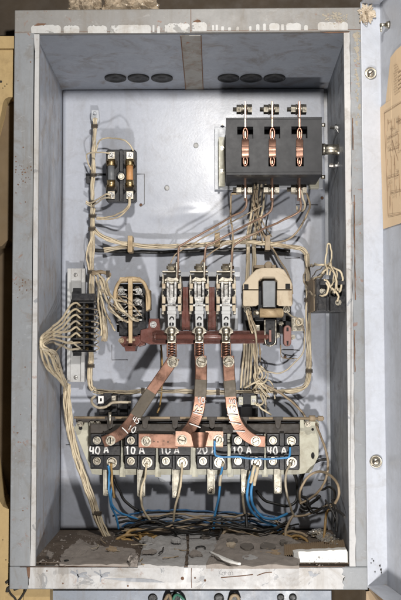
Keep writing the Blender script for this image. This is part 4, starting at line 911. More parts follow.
wire('aged wire dropping from the switch to the right harness clip', [(254, 207, 22), (258, 218, 24), (262, 230, 24), (266, 239, 22)], 1.0, 'wold')
wire('cream looped lead under the right end of the knife switch', [(301, 190, 64), (302.4, 197, 64), (305, 204, 60), (303, 210, 52), (298, 210.5, 36), (297, 206, 36)], 1.3)
wire('aged wire arching from the right switch bolt to the upper harness', [(306, 192, 52), (309.6, 203, 40), (307.6, 213, 20), (301, 226, 20), (293, 236, 20), (284, 241, 20), (272, 243, 20)], 1.2, 'wold')
wire('aged wire slanting from the harness to the right of the electromagnet, outer one', [(271, 246, 20), (279, 259, 24), (287, 272, 26), (291, 284, 24), (292, 294, 20)], 1.1, 'wold')
wire('dark wire slanting from the harness to the electromagnet, inner one', [(270, 247, 18), (277, 260, 20), (285, 273, 22), (289.5, 286, 20)], 1.0, 'wblack')
def tangle(label, n, pts, r, mat, spread, group, name='wire', cat='wire'):
    for k in range(n):
        q = [(p[0] + random.gauss(0, spread), p[1] + random.gauss(0, spread), p[2] + random.gauss(0, spread * 1.5)) for p in pts]
        q[0] = (pts[0][0] + random.gauss(0, spread * .4), pts[0][1] + random.gauss(0, spread * .4), pts[0][2]); wire(label, q, r * random.uniform(.75, 1.15), mat, 20, cat, name, group, 1.2)
tangle('thin dirty cream strand in the untidy wires beside the contact block', 4, [(98, 274, 22), (103, 284, 32), (108, 298, 40), (114, 310, 50), (124, 320, 56)], .8, 'wcream', 3.2, 'strands beside the contact block')
tangle('thin dirty strand crossing the front of the contact block', 2, [(118, 296, 58), (126, 302, 64), (134, 308, 64), (142, 315, 58)], .7, 'wold', 3.4, 'strands crossing the contact block')
tangle('thin cream strand hanging among the loops left of the white channel', 2, [(45, 340, 128), (49, 350, 110), (54, 362, 88), (61, 374, 56), (66, 386, 26)], .85, 'wcream', 2.6, 'strands left of the white channel')
tangle('thin aged strand below the knife switch', 5, [(256, 188, 40), (254, 204, 34), (257, 220, 28), (262, 238, 20)], .8, 'wold', 3.0, 'strands below the knife switch')
tangle('thin cream strand in the loose knot in front of the right terminal block', 3, [(311, 284, 40), (318, 272, 90), (328, 266, 120), (336, 276, 128), (333, 290, 132)], .75, 'wcream', 3.4, 'strands at the right terminal block')
tangle('thin cream strand in the knot right of the right copper strap', 5, [(258, 366, 20), (260, 378, 24), (262, 388, 24), (268, 398, 24)], .75, 'wcream', 3.4, 'strands right of the right copper strap')
tangle('thin aged strand beside the electromagnet linkage', 4, [(249, 312, 48), (252, 326, 54), (257, 342, 46), (256, 362, 30)], .75, 'wold', 2.4, 'strands beside the electromagnet')
tangle('thin black strand in the tangle along the rear of the cabinet bottom', 5, [(118, 534, 36), (150, 524, 40), (185, 528, 46), (222, 526, 44), (258, 532, 44), (284, 528, 36)], 1.2, 'wblack', 6.0, 'strands along the rear of the bottom')
tangle('thin grimy beige strand in the tangle along the rear of the cabinet bottom', 2, [(124, 530, 36), (160, 527, 44), (200, 524, 46), (240, 529, 44), (276, 534, 40)], 1.0, 'wold', 4.0, 'beige strands along the rear of the bottom')
tangle('black strand hanging in the right corner tangle', 4, [(298, 500, 26), (308, 508, 36), (320, 512, 52), (332, 505, 84), (335, 522, 96)], 1.0, 'wblack', 3.6, 'strands in the right corner tangle')
wire('thin dark lead crossing below the knife switch to the right harness clip', [(273, 200, 44), (268, 214, 38), (266, 226, 30), (267, 240, 22)], .8, 'wblack')
wire('thin aged lead slanting over the upper harness toward the middle pole', [(290, 216, 34), (262, 230, 32), (226, 244, 28), (205, 258, 28), (198, 268, 30)], .8, 'wold')
wire('thin aged lead slanting over the upper harness toward the left pole', [(262, 206, 38), (232, 222, 34), (196, 242, 28), (176, 254, 28), (170, 266, 30)], .75, 'wold')
# right terminal block loops
for k, pts in enumerate(([(327, 275, 124), (325.6, 262, 120), (327, 246, 114), (329.6, 244, 114), (331.6, 252, 116), (331, 264, 122), (329, 275, 126)], [(309, 266, 20), (316, 265, 102), (325, 264, 116), (333, 268, 124), (340, 270, 126), (343, 278, 128), (341, 289, 130), (339, 293, 130)],
              [(312, 294, 20), (311.6, 284, 53), (315, 278, 106), (322, 274, 118), (328, 268, 122), (331, 263, 122)], [(309, 280, 18), (309, 290, 51), (314, 295, 106), (321, 296, 124), (327, 294, 130), (328, 287, 130), (324, 279, 128)],
              [(330, 268, 124), (334, 274, 130), (336, 283, 132), (338, 291, 130)], [(327, 280, 128), (331, 288, 132), (337, 293, 134), (339.5, 297, 133), (337.6, 302, 134)], [(306, 268, 18), (304, 280, 49), (306.5, 288, 22), (311, 291, 20)])):
    wire('cream wire at the right terminal block, ' + ['standing up in a tall narrow loop', 'arching over its top to the right screw', 'rising from its foot to the knot', 'curling across its front from the left', 'short one from the knot to a screw', 'twisted one ending at the lowest screw', 'small side loop on the upright bundle'][k], pts, 1.15 if k else .95, 'wcream', wob=1.3)
# electromagnet leads
wire('thin cream lead curling down from the electromagnet to the lower bundle', [(286, 311, 48), (291, 316, 40), (298, 319, 30), (303.4, 328, 24), (304.4, 342, 20), (302, 354, 18), (293, 364, 18), (284, 371, 18), (276, 373, 18), (262, 371, 18)], 1.0)
wire('small ring of cream wire on the stud right of the electromagnet', [(298, 318, 30), (301.5, 320, 30), (301.5, 324, 30), (298, 325, 30), (296, 322, 30), (298, 318, 30)], .8)
wire('cream lead dropping from the electromagnet base past the cross bar', [(248, 309, 48), (250.5, 318, 54), (254.5, 328, 58), (256, 338, 58), (257, 352, 40), (257.4, 372, 26), (258, 388, 18)], 1.15)
wire('second cream lead dropping from the electromagnet base past the cross bar', [(246.6, 311, 48), (249, 322, 52), (252.6, 335, 54), (254, 350, 38), (255, 372, 24), (256, 390, 18)], 1.05)
wire('thin upright wire hanging right of the electromagnet with a bent tip', [(281, 345, 20), (281.4, 356, 12), (286, 358.6, 8), (297, 358.4, 6)], .6, 'wold')
# knot of wires right of the third strap
for k, pts in enumerate(([(261, 366, 18), (257, 380, 24), (262, 384, 26), (266, 379, 22)], [(244, 388, 20), (252, 384, 26), (259, 380, 26), (262, 374, 22), (257, 366, 20)], [(255, 392, 20), (252.5, 400, 32), (257, 405, 36), (263, 402, 30), (260, 394, 22)], [(257, 404, 34), (262, 409, 36), (268, 413, 36), (271, 415, 36)],
              [(252, 390, 18), (258, 384, 26), (266, 388, 22), (270, 392, 18)], [(260, 390, 18), (264, 396, 24), (266, 404, 24), (265, 412, 20)])):
    wire('cream wire in the knot beside the small connector, ' + ['short hook', 'rising to the right', 'looped round the connector', 'pointing down right with a cut end', 'flat crossing piece', 'dropping piece'][k], pts, 1.15, wob=1.0)
wire('aged wire curving from the lower bundle down to the right plate end', [(262, 384, 22), (272, 388, 24), (283, 395, 26), (293, 403, 28), (301, 411, 32), (305, 417, 34)], 1.25, 'wold')
wire('second aged wire curving beside it to the right plate end', [(264, 387, 18), (276, 391, 20), (287, 398, 22), (297, 407, 26), (304, 414, 32)], 1.1, 'wcream')
wire('black wire arching under the lower bundle to the plate end', [(281, 394, 12), (291, 399, 14), (299, 408, 18), (304, 416, 24)], 1.0, 'wblack')
wire('thick cream tube looping in front of the small black relay', [(131, 402.4, 38), (120, 402, 38), (112, 402.6, 40), (107, 406.4, 40), (99, 407.6, 38), (93, 404, 34), (91.6, 399.6, 28), (95, 396, 24)], 1.6, 'wcream')
# lower leads: each leaves the lower screw of its block
wire('blue wire dropping from the block painted 40 A at the left end, front one', [(109, 466, 52), (109, 478, 42), (109, 492, 40), (111.5, 506, 40), (116, 517, 34), (118.5, 529, 30)], 1.25, 'wblue')
wire('blue wire curving right from the left end block to the dark cables', [(112.4, 485, 42), (111, 497, 42), (114, 508, 40), (124, 514, 34), (138, 519, 28), (152, 520, 26), (166, 517, 24)], 1.25, 'wblue')
wire('yellow sleeved lead beside the left blue wires', [(111.6, 464, 53), (112, 475, 43), (112.6, 486, 43), (114.4, 498, 43)], 1.35, 'wyel')
wire('cream lead dropping from the second overload block with a bent foot', [(146.6, 464, 54), (145, 478, 44), (141.6, 488, 42), (141, 500, 42), (144.4, 512, 40), (150, 520, 36), (156, 522.5, 30)], 1.35, 'wcream')
wire('cream lead dropping from the third overload block', [(182, 464, 54), (181.6, 478, 44), (179, 492, 42), (175.6, 507, 38), (173.4, 520, 32), (172.6, 529, 28)], 1.35, 'wcream')
wire('blue wire dropping straight from the fourth overload block', [(222.6, 466, 52), (220.4, 478, 46), (219.6, 490, 44), (217, 505, 42), (214.6, 518, 40), (213.6, 529, 38)], 1.35, 'wblue')
wire('cream sleeve on the top of the fourth block blue wire', [(222.8, 463, 53), (221.6, 470, 48), (220.4, 480, 46.6), (219.8, 486, 45)], 1.7, 'wcream')
wire('blue jumper wire across the right three overload blocks', [(214.8, 441, 58), (214.6, 448, 58), (215.6, 455, 57), (222, 456.6, 56), (238, 456.6, 56), (250, 458.6, 56), (270, 458.8, 56), (284, 458, 56), (289.4, 456, 56), (290.6, 447, 55)], 1.25, 'wblue')
wire('blue wire curving deep from the fifth overload block, left of the pair', [(253.4, 467, 53), (249.6, 478, 50), (247.4, 490, 50), (248, 503, 50), (254, 514, 46), (264, 521, 42), (274, 525, 36), (281, 530, 30)], 1.6, 'wblue')
wire('blue wire curving right from the fifth overload block, right of the pair', [(256.6, 468, 53), (253.6, 480, 50), (251.4, 492, 50), (253, 505, 50), (261, 516, 48), (272, 519.4, 44), (282, 516, 38), (287, 513.6, 32)], 1.6, 'wblue')
for k, (x, y) in enumerate(((252, 474), (255.6, 476))):
    wire('cream crimp sleeve on the ' + ['left', 'right'][k] + ' one of the paired blue wires', [(x + 3 - k, y - 9, 55), (x + 1, y - 3, 53.5), (x - .6, y + 5, 52), (x - 1.6, y + 9, 51)], 2.0, 'wcream', group=None)
wire('cream lead dropping from the right end overload block', [(290.6, 464, 54), (286.6, 472, 46), (285.6, 484, 42), (287.4, 497, 40), (290.6, 508, 36), (293.6, 515, 32)], 1.35, 'wcream')
wire('cream lead hanging behind the paired blue wires', [(242.4, 494, 34), (243.4, 504, 32), (245, 514, 30)], 1.6, 'wcream')
# dark cables in the back
for k, pts in enumerate(([(114, 478, 20), (119, 490, 18), (127, 503, 18), (140, 511, 18), (160, 512, 18), (190, 511, 18), (225, 513, 18), (262, 517, 18)], [(256, 490, 16), (264, 500, 18), (276, 504, 18), (288, 506, 16), (296, 500, 14), (297, 484, 10), (294, 474, 8)], [(301, 489, 12), (302, 478, 14), (308, 468, 12), (318, 461, 8), (328, 459, 8)])):
    wire('black cable ' + ['sagging along the back below the overload blocks', 'looping low behind the right overload blocks', 'arching by the right end of the pale plate'][k], pts, 1.7, 'wblack')
for k, (y, mt, r) in enumerate(((512, 'wbluedk', 1.1), (515.5, 'wold', 1.2), (519, 'wblack', 1.5), (522, 'wbluedk', 1.2), (524.5, 'wblack', 1.7), (527.5, 'wblack', 1.9), (530, 'wold', 1.2))):
    wire({0: 'thin blue wire highest in the flat run of cables along the back', 1: 'aged beige cable just under the highest blue one along the back', 2: 'black cable between the beige and the lower blue cable', 3: 'lower blue cable in the flat run along the back', 4: 'black cable just under the lower blue cable', 5: 'thickest black cable lying lowest along the back', 6: 'aged beige cable resting on the cabinet bottom at the back'}[k],
         [(112 + k * 3, y + 4, 26), (128, y + 3 - k * .3, 26 + k), (150, y + (1 if k % 2 else -1), 27 + k), (175, y - 1.5, 26 + k * 1.3), (200, y - .5 + (k % 3), 26 + k), (225, y + 1, 25 + k), (250, y + 1.5 - (k % 2) * 2, 26 + k), (270, y + 4, 27 + k), (282 - k, y + 9, 30)], r, mt, wob=1.6)
wire('black wire curling over the grey scraps at the cabinet bottom, left one', [(128, 535, 36), (138, 541, 60), (150, 549, 84), (160, 555, 98), (170, 560, 112), (176, 564, 126)], 1.5, 'wblack')
wire('black wire bent across the middle of the cabinet bottom', [(171, 548, 70), (178, 545, 64), (192, 543, 56), (204, 537, 46), (210, 530, 38), (212, 520, 30)], 1.3, 'wblack')
wire('black wire hooking forward under the fourth block blue wire', [(200, 531, 40), (207, 537, 50), (213, 545, 66), (218, 539, 54), (222, 529, 40), (222, 518, 30)], 1.3, 'wblack')
wire('short black hanging wire end on the third block cream lead', [(174, 528, 38), (176, 538, 50), (173, 547, 60), (171.6, 548, 62)], 1.4, 'wblack')
wire('yellow brown cable running forward from the cable knot to the lip', [(139, 533, 44), (143, 541, 58), (151, 549, 80), (161, 556, 100), (170, 561, 118), (178, 565, 132)], 2.0, 'wyel')
for k, pts in enumerate(([(112, 544, 50), (120, 538, 48), (130, 534, 46), (142, 536, 46), (154, 535, 44)], [(118, 546, 54), (126, 540, 52), (138, 541, 54), (148, 541, 54), (156, 537, 46)], [(122, 540, 48), (131, 531, 44), (140, 530, 42), (147, 534, 44), (142, 540, 50), (134, 538, 50)])):
    wire('yellow brown wire in the cable knot at the foot of the cream bundle, ' + ['upper strand', 'lower strand', 'curled strand'][k], pts, 1.9, 'wyel', wob=1.4)
wire('black cable diving down at the foot of the fifth overload block', [(246, 514, 34), (247, 528, 40), (249, 538, 52), (256, 543, 60), (262, 541, 56)], 1.8, 'wblack')
wire('pale cable stub standing behind the black cables in the middle', [(254, 529, 40), (256, 535, 44), (258, 540, 48)], 3.0, 'wold')
wire('small pale wire end sticking up from the grey scraps', [(222, 536, 46), (224, 532, 44), (226, 529, 42)], 1.6, 'wold')
# right corner
wire('aged cable dropping from the right plate end into the corner tangle', [(316, 424, 30), (320, 435, 38.4), (326, 450, 52), (328, 465, 59.2), (325.5, 480, 54.7), (318, 492, 37.2), (308, 500, 32), (300, 504, 32)], 1.4, 'wold')
wire('aged cable making a round loop in the right corner', [(303, 507, 30), (299.6, 497, 32), (302, 486, 34), (309, 476, 36), (319, 471.6, 45.8), (328, 474, 71.2), (336, 482, 94), (339, 493, 101.8), (335, 503, 91.4), (330, 509, 76.4)], 1.5, 'wold')
wire('aged cable hanging down from the loop to the foam board', [(330, 508, 76.4), (326.4, 514, 69.04), (324.6, 526, 72.36), (324, 538, 80.8), (324.6, 547, 94.36)], 1.5, 'wyel')
wire('dark wire slung low across the right corner', [(293, 516, 30), (304, 515.6, 34), (316, 511, 38), (326, 506, 66), (334, 503, 88.8)], 1.3, 'wold')
for k, pts in enumerate(([(298, 500, 28), (304, 507, 32), (312, 503, 32), (320, 495, 40.4)], [(300, 508, 30), (306, 511, 32), (310, 506, 30), (305, 500, 28)], [(302, 496, 26), (308, 499, 32), (306, 508, 32), (301, 512, 28)])):
    wire('black tape wrapped wire joint in the right corner, ' + ['upper strand', 'middle strand', 'lower strand'][k], pts, 1.9, 'wblack', wob=1.2)
for k, pts in enumerate(([(332, 500, 83.6), (336, 508, 96), (337, 520, 100.6), (336, 532, 104)], [(326, 507, 66), (334, 509, 90.8), (340, 512, 106.4), (345, 517, 121.4)], [(322, 490, 29.6), (329, 487, 49.8), (334, 491, 66.8), (335, 500, 79.4)])):
    wire('black wire by the right wall, ' + ['dropping to the bottom', 'pointing at the wall', 'arching behind the round loop'][k], pts, 1.5, 'wblack')
wire('aged wire dropping left of the corner into the cabinet bottom', [(294, 515, 32), (289, 522, 36), (286, 530, 42), (285, 540, 52)], 1.6, 'wold')
for k, pts in enumerate(([(281, 535, 40), (290, 532, 42), (300, 533, 46), (308, 537, 52)], [(286, 540, 50), (296, 536, 50), (306, 540, 58), (308, 546, 64)], [(278, 532, 36), (288, 536, 44), (298, 538, 50)])):
    wire('yellow brown wire end near the corrugated card, ' + ['upper strand', 'bent down strand', 'left strand'][k], pts, 1.6, 'wyel' if k else 'wold', wob=1.0)

# ------------------------------------------------------------------ litter on the cabinet bottom
def FP(px, py, up=0.0):
    d = RM @ Vector(((px - 200.5) / F, 1.0, -(py - 300.0) / F)); t = (ZB + up - CAM.z) / d.z
    return CAM + d * t
def slab(name, pts, th, mat, label, cat, rough=1.0, n=4, up=.2, tilt=None):
    """ragged flat scrap lying on the bottom: px outline, thickness units"""
    w = [FP(x, y) for x, y in pts]; ol = []; n *= 3; big = len(pts) > 4 and max(x for x, y in pts) - min(x for x, y in pts) > 30
    for i in range(len(w)):
        a_, b_ = w[i], w[(i + 1) % len(w)]
        for k in range(n):
            q = a_.lerp(b_, k / n); ol.append(q + noise.noise_vector(q * .3) * rough + noise.noise_vector(q * 1.1) * rough * .55)
    c = sum((q for q in ol), Vector()) / len(ol); mb = MB(); rings = []
    for f, hh in [(1, 0), (1, th), (.97, th * 1.1)] + [(1 - k / 16, th * 1.15) for k in range(1, 16)]:
        row = []
        for q in ol:
            p = Vector((c.x + (q.x - c.x) * f, c.y + (q.y - c.y) * f, 0)); v = p + Vector((9, c.x, 0))
            d = (noise.noise(v * .06) * 2.6 + noise.noise(v * .22) * 1.3 + noise.noise(v * .8) * .5) * (1 if big else .55) if hh else 0
            row.append(mb.bm.verts.new(Vector((p.x, p.y, ZB + up + max(hh * .25, hh + d * min(1, rough)))) * S))
        rings.append(row)
    m = len(ol)
    for a_, b_ in zip(rings, rings[1:]):
        for i in range(m): mb.bm.faces.new((a_[i], a_[(i + 1) % m], b_[(i + 1) % m], b_[i]))
    mb.bm.faces.new(rings[-1]); mb.bm.faces.new(rings[0][::-1]); bmesh.ops.recalc_face_normals(mb.bm, faces=mb.bm.faces)
    return tag(mb.build(name, mat), label, cat)
s1 = slab('paperboard_scrap', [(60, 566), (61, 557), (68, 549), (75, 544), (80, 541), (90, 545), (104, 548), (120, 549), (135, 550), (140, 567)], 1.6, 'scrap', 'dirty grey paperboard scrap with rounded torn edge at the left of the cabinet bottom', 'scrap', 1.2)
m_ = MB(); q = FP(66.5, 561, 2.4); m_.cylw(q * S, (q + Vector((0, 0, 1))) * S, 2.6 * S, 2.2 * S, 14); m_.build('hole', 'hole', s1)
slab('cement_slab', [(138, 568), (143, 548), (160, 538), (186, 535), (187, 550), (184, 568)], 2.2, 'concrete', 'pale grey cement slab in the middle of the cabinet bottom, left of the joint', 'slab', .8)
slab('cement_slab', [(188, 568), (189, 550), (189, 536), (214, 534), (217, 545), (214, 568)], 2.2, 'concrete', 'pale grey cement slab right of the joint, under the hooked black wire', 'slab', .8)
s2 = slab('paperboard_scrap', [(206, 569), (216, 545), (222, 536), (260, 533), (284, 538), (300, 545), (299, 569)], 3.4, 'scrap', 'thick grey paperboard scrap with dark dents right of the middle', 'scrap', 1.6)
m_ = MB()
for x, y, r in ((232, 540, 6), (247, 546, 7), (268, 546, 8)):
    q = FP(x, y, 5.2); pts = [(q.x + math.cos(t) * r * random.uniform(.7, 1.2), q.y + math.sin(t) * r * 2.2 * random.uniform(.7, 1.2)) for t in [i * math.pi / 8 for i in range(16)]]
    pts = [(q.x + math.cos(t) * r * (1 + .25 * noise.noise(Vector((math.cos(t), math.sin(t), x)))), q.y + math.sin(t) * r * 2.2 * (1 + .25 * noise.noise(Vector((math.cos(t), math.sin(t), x + 9))))) for t in [i * math.pi / 8 for i in range(16)]]
    A = [m_.bm.verts.new(Vector((a_, b_, q.z + .2)) * S) for a_, b_ in pts]; B = [m_.bm.verts.new(Vector((a_, b_, q.z - 2)) * S) for a_, b_ in pts]
    m_.bm.faces.new(A); [m_.bm.faces.new((A[i], B[i], B[(i + 1) % 16], A[(i + 1) % 16])) for i in range(16)]
bmesh.ops.recalc_face_normals(m_.bm, faces=m_.bm.faces); m_.build('dent_shade', 'scrapdark', s2)  # flat dark ovals, the shade of the dents put into the colour
m_ = MB(); pts = [FP(210, 552, 9), FP(222, 558, 8), (FP(232, 562, 8)), FP(240, 564, 8)]; m_.sweep([q * S for q in curve(pts, 4)], [1.3 * S] * 3 + [1.8 * S] * 6 + [1.4 * S] * 4, 5)
tag(m_.build('plaster_sliver', 'foam'), 'white plaster sliver lying on the thick grey scrap near the lip', 'plaster')
# corrugated card: a real zigzag sheet
m_ = MB(); z0 = FP(300, 553).z + 6
A0, A1 = FP(283, 549, 8), FP(344, 544, 8); rows = []
for i in range(61):
    q = A0.lerp(A1, i / 60); zz = (.9 if i % 2 else -.9)
    rows.append([m_.bm.verts.new(Vector((q.x + dx, q.y + dy, q.z + dz + zz * (1 if dz_ else 1))) * S) for dx, dy, dz, dz_ in ((2, 16, 1, 0), (1, 0, 0, 1), (0, -16, -1.5, 0), (0, -15.6, -3.2, 1), (2, 16, -1.2, 0))])
for a_, b_ in zip(rows, rows[1:]):
    for j in range(5): m_.bm.faces.new((a_[j], a_[(j + 1) % 5], b_[(j + 1) % 5], b_[j]))
m_.bm.faces.new(rows[0]); m_.bm.faces.new(rows[-1]); bmesh.ops.recalc_face_normals(m_.bm, faces=m_.bm.faces)
tag(m_.build('corrugated_card', 'card'), 'brown corrugated card strip lying behind the white foam board', 'card')
m_ = MB(); hF = DB - 4
def edge(x0, x1, y0, y1, n, a): return [(x0 + (x1 - x0) * i / n, y0 + (y1 - y0) * i / n + random.uniform(-a, a)) for i in range(n + 1)]
m_.prism(edge(293.5, 346.5, 552, 549.5, 16, .45) + [(347.6, 552), (348, 569)] + [(293.5, 570)], hF - 10, hF, .5)
fo = tag(m_.build('foam_board', 'foam'), 'white foam board piece standing on edge at the right of the lip', 'foam board')
# crumpled foil
def crumple(name, c, rx, ry, rz, mat, label, cat, amp=.45, sub=4, seed=0, squash=False):
    mb = MB(); bmesh.ops.create_icosphere(mb.bm, subdivisions=sub, radius=1)
    for v in mb.bm.verts:
        d = 1 + amp * (noise.noise(v.co * 1.7 + Vector((seed, 0, 0))) + .7 * abs(noise.noise(v.co * 4.2 + Vector((seed, 5, 0)))) * 1.6 - .4)
        v.co = Vector(((c.x + v.co.x * d * rx), (c.y + v.co.y * d * ry), (c.z + v.co.z * d * rz))) * S
    return tag(mb.build(name, mat), label, cat)
crumple('foil_scrap', FP(328, 543, 5), 11, 24, 7, 'foil', 'crumpled silvery foil scrap in the right rear corner of the bottom', 'foil', .6, 4, 3)
crumple('foil_scrap', FP(318, 533, 4), 9, 14, 4, 'foil', 'small flattened foil scrap against the mounting plate foot', 'foil', .6, 4, 8)
crumple('plaster_crumb', FP(147, 541, 4), 7, 14, 4, 'concrete', 'pale plaster crumb beside the yellow brown cable knot', 'plaster', .5, 3, 5)
crumple('cable_lump', FP(133, 560, 5), 6, 14, 6, 'scrap', 'grey brown lump at the lip beside the paperboard scrap', 'lump', .4, 3, 6)
for k, (x, y, w, d, mt) in enumerate(((150, 556, 14, 5, 'scrap'), (112, 553, 10, 4, 'card'), (195, 558, 12, 5, 'scrap'), (176, 545, 9, 4, 'concrete'), (272, 556, 15, 5, 'card'), (250, 562, 13, 4, 'concrete'), (50, 556, 7, 5, 'scrap'), (232, 549, 8, 3, 'rag'), (205, 541, 7, 3, 'scrapdark'), (283, 547, 6, 3, 'scrapdark'))):
    slab('torn_scrap', [(x + w * .7 * math.cos(t) * random.uniform(.45, 1.15), y + d * .7 * math.sin(t) * random.uniform(.45, 1.15)) for t in [i * math.pi / 5 for i in range(10)]], random.uniform(1, 2.5), mt, 'small torn ' + ['scrap touching the big grey paperboard at left', 'brown scrap on the grey paperboard at left', 'scrap on the pale slab right of the joint', 'pale crumb on the slab under the black wire', 'brown scrap before the corrugated card', 'pale scrap near the white plaster sliver', 'scrap alone on the dirt in the left corner', 'rag bit behind the white plaster sliver', 'sooty scrap at the rear edge of the slabs', 'sooty scrap beside the corrugated card'][k], 'scrap', 1.5, 3, 3.2 if k not in (6,) else .3)
for k in range(9):
    q0 = FP(random.uniform(60, 280), random.uniform(542, 562), random.uniform(3, 6)); W = [q0]
    a_ = random.uniform(0, 6.3)
    for j in range(7): a_ += random.uniform(-.6, .6); W.append(W[-1] + Vector((math.cos(a_) * 2.4, math.sin(a_) * 4, random.uniform(-.3, .3))))
    m_ = MB(); m_.sweep([q * S for q in curve(W, 4)], random.uniform(.45, .8) * S, 7)
    tag(m_.build('wire_offcut', random.choice(('wold', 'wblack', 'wcream2'))), 'short bent wire offcut lying loose on the scraps of the cabinet bottom', 'wire offcut', 'loose wire offcuts on the bottom')
m_ = MB()
for i in range(900):
    px, py = random.uniform(38, 346), random.uniform(533, 566); q = FP(px, py, .2); r = random.choice((.3, .4, .5, .6, .8, 1.0, 1.8)) * random.uniform(.6, 1.3)
    h = r * random.uniform(.5, 1); vs = [m_.bm.verts.new(Vector((q.x + math.cos(t) * r * random.uniform(.6, 1.3), q.y + math.sin(t) * r * random.uniform(.6, 1.4), q.z)) * S) for t in [k * math.pi / 2.5 for k in range(5)]]
    tp = m_.bm.verts.new((q + Vector((0, 0, h + .2))) * S)
    for k in range(5): m_.bm.faces.new((vs[k], vs[(k + 1) % 5], tp))
cr = m_.build('crumbs', 'scrap'); cr['kind'] = 'stuff'

# ------------------------------------------------------------------ surroundings
def yplane_prism(mb, pts, y0, y1):
    """px outline cut at depth y0 (units behind the frame) running back to y1"""
    mb.prism(pts, DB - y1, DB - y0, 0); return mb
ed = [(17, 97.5), (9, 97), (5, 99), (3, 103), (1.5, 112), (-3, 130), (-14, 160), (-18, 300), (-16, 420), (-6, 480), (-1, 500), (3, 506.5), (9, 509.5), (22, 510)]
m_ = MB(); yplane_prism(m_, [(-260, 47.5), (26, 47.5)] + ed + [(24, 640), (-260, 900)], 5, 60); wl = struct(m_.build('wall', 'wallp'))
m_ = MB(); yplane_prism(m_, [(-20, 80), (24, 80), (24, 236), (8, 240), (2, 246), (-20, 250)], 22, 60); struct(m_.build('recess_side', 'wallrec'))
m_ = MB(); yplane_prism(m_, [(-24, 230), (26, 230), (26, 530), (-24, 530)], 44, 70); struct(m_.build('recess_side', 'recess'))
m_ = MB(); yplane_prism(m_, [(-260, 36), (26, 36), (26, 48.2), (-260, 48.2)], 1, 60); struct(m_.build('wall_ledge', 'wallp'))
m_ = MB(); yplane_prism(m_, [(24, 586.5), (50, 587), (50.5, 900), (24, 900)], 6, 60); struct(m_.build('wall', 'wallp'))
m_ = MB()
for pts, r in (([(6, 583), (10, 580), (14, 581), (12, 586), (8, 588), (7, 592)], 1.5), ([(8, 588), (11, 594), (15, 598), (17, 603)], 1.2), ([(14, 590), (20, 588), (26, 588), (24, 593), (20, 599), (17, 602)], 1.2), ([(19, 586), (24, 583), (28, 582)], 1.6)):
    m_.tube([(x, y, DB - 5) for x, y in pts], r, DB - 5, 6, 4)
for x, y, r in ((1, 81.5, 1.2), (5, 86, .5), (7, 84, .5), (3, 88, .4), (6, 560, .5), (3, 540, .4)): m_.disc(x, y, r, DB - 5.2, DB - 4.3, 8)
m_.build('black_stain', 'stain', wl)
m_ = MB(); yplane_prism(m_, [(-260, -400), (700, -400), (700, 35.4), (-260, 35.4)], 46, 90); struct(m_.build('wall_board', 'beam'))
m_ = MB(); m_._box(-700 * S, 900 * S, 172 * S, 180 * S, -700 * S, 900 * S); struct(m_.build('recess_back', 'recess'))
# lower box
lb = thing('lower_box', 'blue grey steel box standing under the cabinet with cable holes in its top edge', 'box', Vector((170, 160, -120)) * S)
m_ = MB(); m_.prism([(51, 590.5), (331.5, 590.5), (333, 760), (51, 760)], 6, DB - 22, .6); body = m_.build('box_body', 'lowbox', lb)
for x, y, r in ((153, 598.5, 4.6), (173.5, 598.5, 6.5), (219, 598.5, 5.0), (234, 598.5, 5.5), (280.5, 597.6, 3.6), (292.6, 597.6, 3.8)):
    m_ = MB(); hh = DB - 21.9; m_.lathe(x, y, [(r, hh), (r, hh + 2), (r * .7, hh + 2.4), (r * .66, hh + .4)], 18); gm = m_.build('cable_grommet', 'felt', lb)
wire('green wire bundle coming out of a hole in the lower box', [(172, 604, DB - 18), (174.4, 596, DB - 16), (178.4, 594.6, DB - 14), (183, 599, DB - 12), (186, 606, DB - 12)], 1.5, 'gwire' if 'gwire' in M else 'wblack')
wire('grey wire beside the green one at the lower box', [(164, 606, DB - 18), (166, 598, DB - 15), (169, 595.4, DB - 14), (171, 602, DB - 12)], 1.8, 'wold')
wire('dark cable bent over the hole in the middle of the lower box', [(229, 604, DB - 18), (232, 596.4, DB - 14), (237, 596, DB - 13), (240, 603, DB - 12)], 1.8, 'wold')
# brown card box under the door
bx = thing('cardboard_box', 'brown cardboard box with a bent flap under the open door', 'box', Vector((385, -40, -60)) * S)
h1 = DB + 10
m_ = MB(); A = [P(369.5, 587.5, h1), P(386, 584.6, h1 - 6), P(403, 598.5, h1 + 40), P(440, 640, h1 + 60), P(408, 640, h1 + 55)]
bot = [v + Vector((0, 6 * S, -3.2 * S)) for v in A]; a_ = [m_.bm.verts.new(v) for v in A]; b_ = [m_.bm.verts.new(v) for v in bot]; n = len(a_)
m_.bm.faces.new(a_); m_.bm.faces.new(b_[::-1]); [m_.bm.faces.new((a_[i], b_[i], b_[(i + 1) % n], a_[(i + 1) % n])) for i in range(n)]
bmesh.ops.recalc_face_normals(m_.bm, faces=m_.bm.faces); m_.build('flap', 'card', bx)
m_ = MB(); m_.prism([(366, 591.5), (372, 590.5), (410, 640), (366, 640)], DB - 40, DB - 2, .3); m_.build('box_body', 'card', bx)
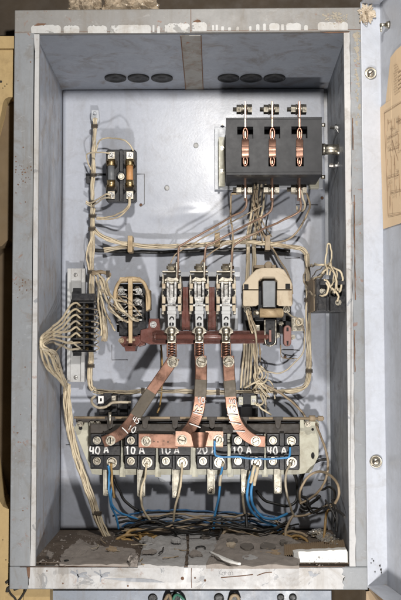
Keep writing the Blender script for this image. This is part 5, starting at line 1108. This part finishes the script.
# cable with ragged insulation at the door's top corner
m_ = MB(); ub(m_, W_ - 12, W_ + 20, -4, 14, H_ + 8, H_ + 20, 2)
tag(m_.build('door_lintel', 'beam'), 'dark board end above the door corner', 'board') if False else m_.bm.free()
crumple('plaster_lump', P(366, 13, DB + 6) / S, 7, 5, 7, 'rag', 'ragged pale lump of rag at the top corner of the door', 'rag', .8, 5, 21)
m_ = MB()
for k in range(4):
    x = 360 + random.uniform(-1, 12); y = random.uniform(6, 18); m_.tube([(x, y, DB + 9), (x + random.uniform(-3, 3), y + 4, DB + 12), (x + random.uniform(-4, 4), y + random.uniform(5, 11), DB + 10)], random.uniform(.3, .7), DB + 10, 5, 3)
tag(m_.build('thread_bunch', 'wold'), 'thin frayed threads hanging from the rag lump at the door corner', 'thread')
# cellophane on top of the cabinet
def cello_bag(label, x0, x1, yt, seed):
    mb = MB(); n, m = 26, 14; g = []
    c0, c1 = P(x0, 9, DB - 6), P(x1, 9, DB - 6); zb = H_ * S
    for side in (0, 1):
        for j in range(m + 1):
            row = []
            for i in range(n + 1):
                u, v = i / n, j / m; q = Vector((u * 6, v * 5 + side * 9, seed))
                bulge = math.sin(math.pi * u) * math.sin(math.pi * min(1, v * 1.05)) * 14 * (1 if side else -1)
                row.append(mb.bm.verts.new(Vector((c0.x + (c1.x - c0.x) * (u + .08 * noise.noise(q)) , (12 + bulge + 9 * noise.noise(q * 1.3) + 4 * abs(noise.noise(q * 3))) * S, zb + (1 + v * 24 * (.7 + .5 * noise.noise(Vector((u * 4, seed, 2))))) * S))))
            g.append(row)
    for base in (0, m + 1):
        for j in range(m):
            for i in range(n):
                f = mb.bm.faces.new((g[base + j][i], g[base + j][i + 1], g[base + j + 1][i + 1], g[base + j + 1][i])); f.smooth = False
    bmesh.ops.recalc_face_normals(mb.bm, faces=mb.bm.faces)
    return tag(mb.build('cellophane_bag', 'cello'), label, 'plastic bag')
cello_bag('crumpled clear cellophane bag on top of the cabinet, smaller left one', 68, 100, 0, 2.3)
cello_bag('crumpled clear cellophane bag on top of the cabinet, wider right one', 103, 157, 0, 7.7)

# ------------------------------------------------------------------ light and camera
w = bpy.data.worlds.new('World'); SC.world = w; w.use_nodes = True
w.node_tree.nodes['Background'].inputs['Color'].default_value = (.9, .95, 1, 1); w.node_tree.nodes['Background'].inputs['Strength'].default_value = .025
def lamp(name, x, y, z, tx, ty, tz, size, power, col):
    l = bpy.data.lights.new(name, 'AREA'); l.shape = 'DISK'; l.size = size * S; l.energy = power; l.color = col
    o = bpy.data.objects.new(name, l); COL.objects.link(o); o.location = Vector((x, y, z)) * S
    o.rotation_euler = (Vector((tx, ty, tz)) - Vector((x, y, z))).to_track_quat('-Z', 'Y').to_euler(); return o
lamp('flash_above', 240, -545, 610, 180, 160, 330, 44, 13.2, (1, .97, .93))
lamp('flash_below', 245, -545, -140, 180, 160, 260, 44, 15.4, (1, .97, .94))
cam = bpy.data.cameras.new('camera'); co = bpy.data.objects.new('camera', cam); COL.objects.link(co); SC.camera = co
cam.sensor_fit = 'VERTICAL'; cam.sensor_height = 36; cam.lens = F / 600 * 36; cam.clip_start = .01; cam.clip_end = 50
co.matrix_world = Matrix.Translation(CAM * S) @ Matrix((RM.col[0], RM.col[2], -RM.col[1])).transposed().to_4x4()
SC.view_settings.view_transform = 'Standard'; SC.view_settings.look = 'None'; SC.view_settings.gamma = 1; SC.view_settings.exposure = 0
SC.render.engine = 'CYCLES'
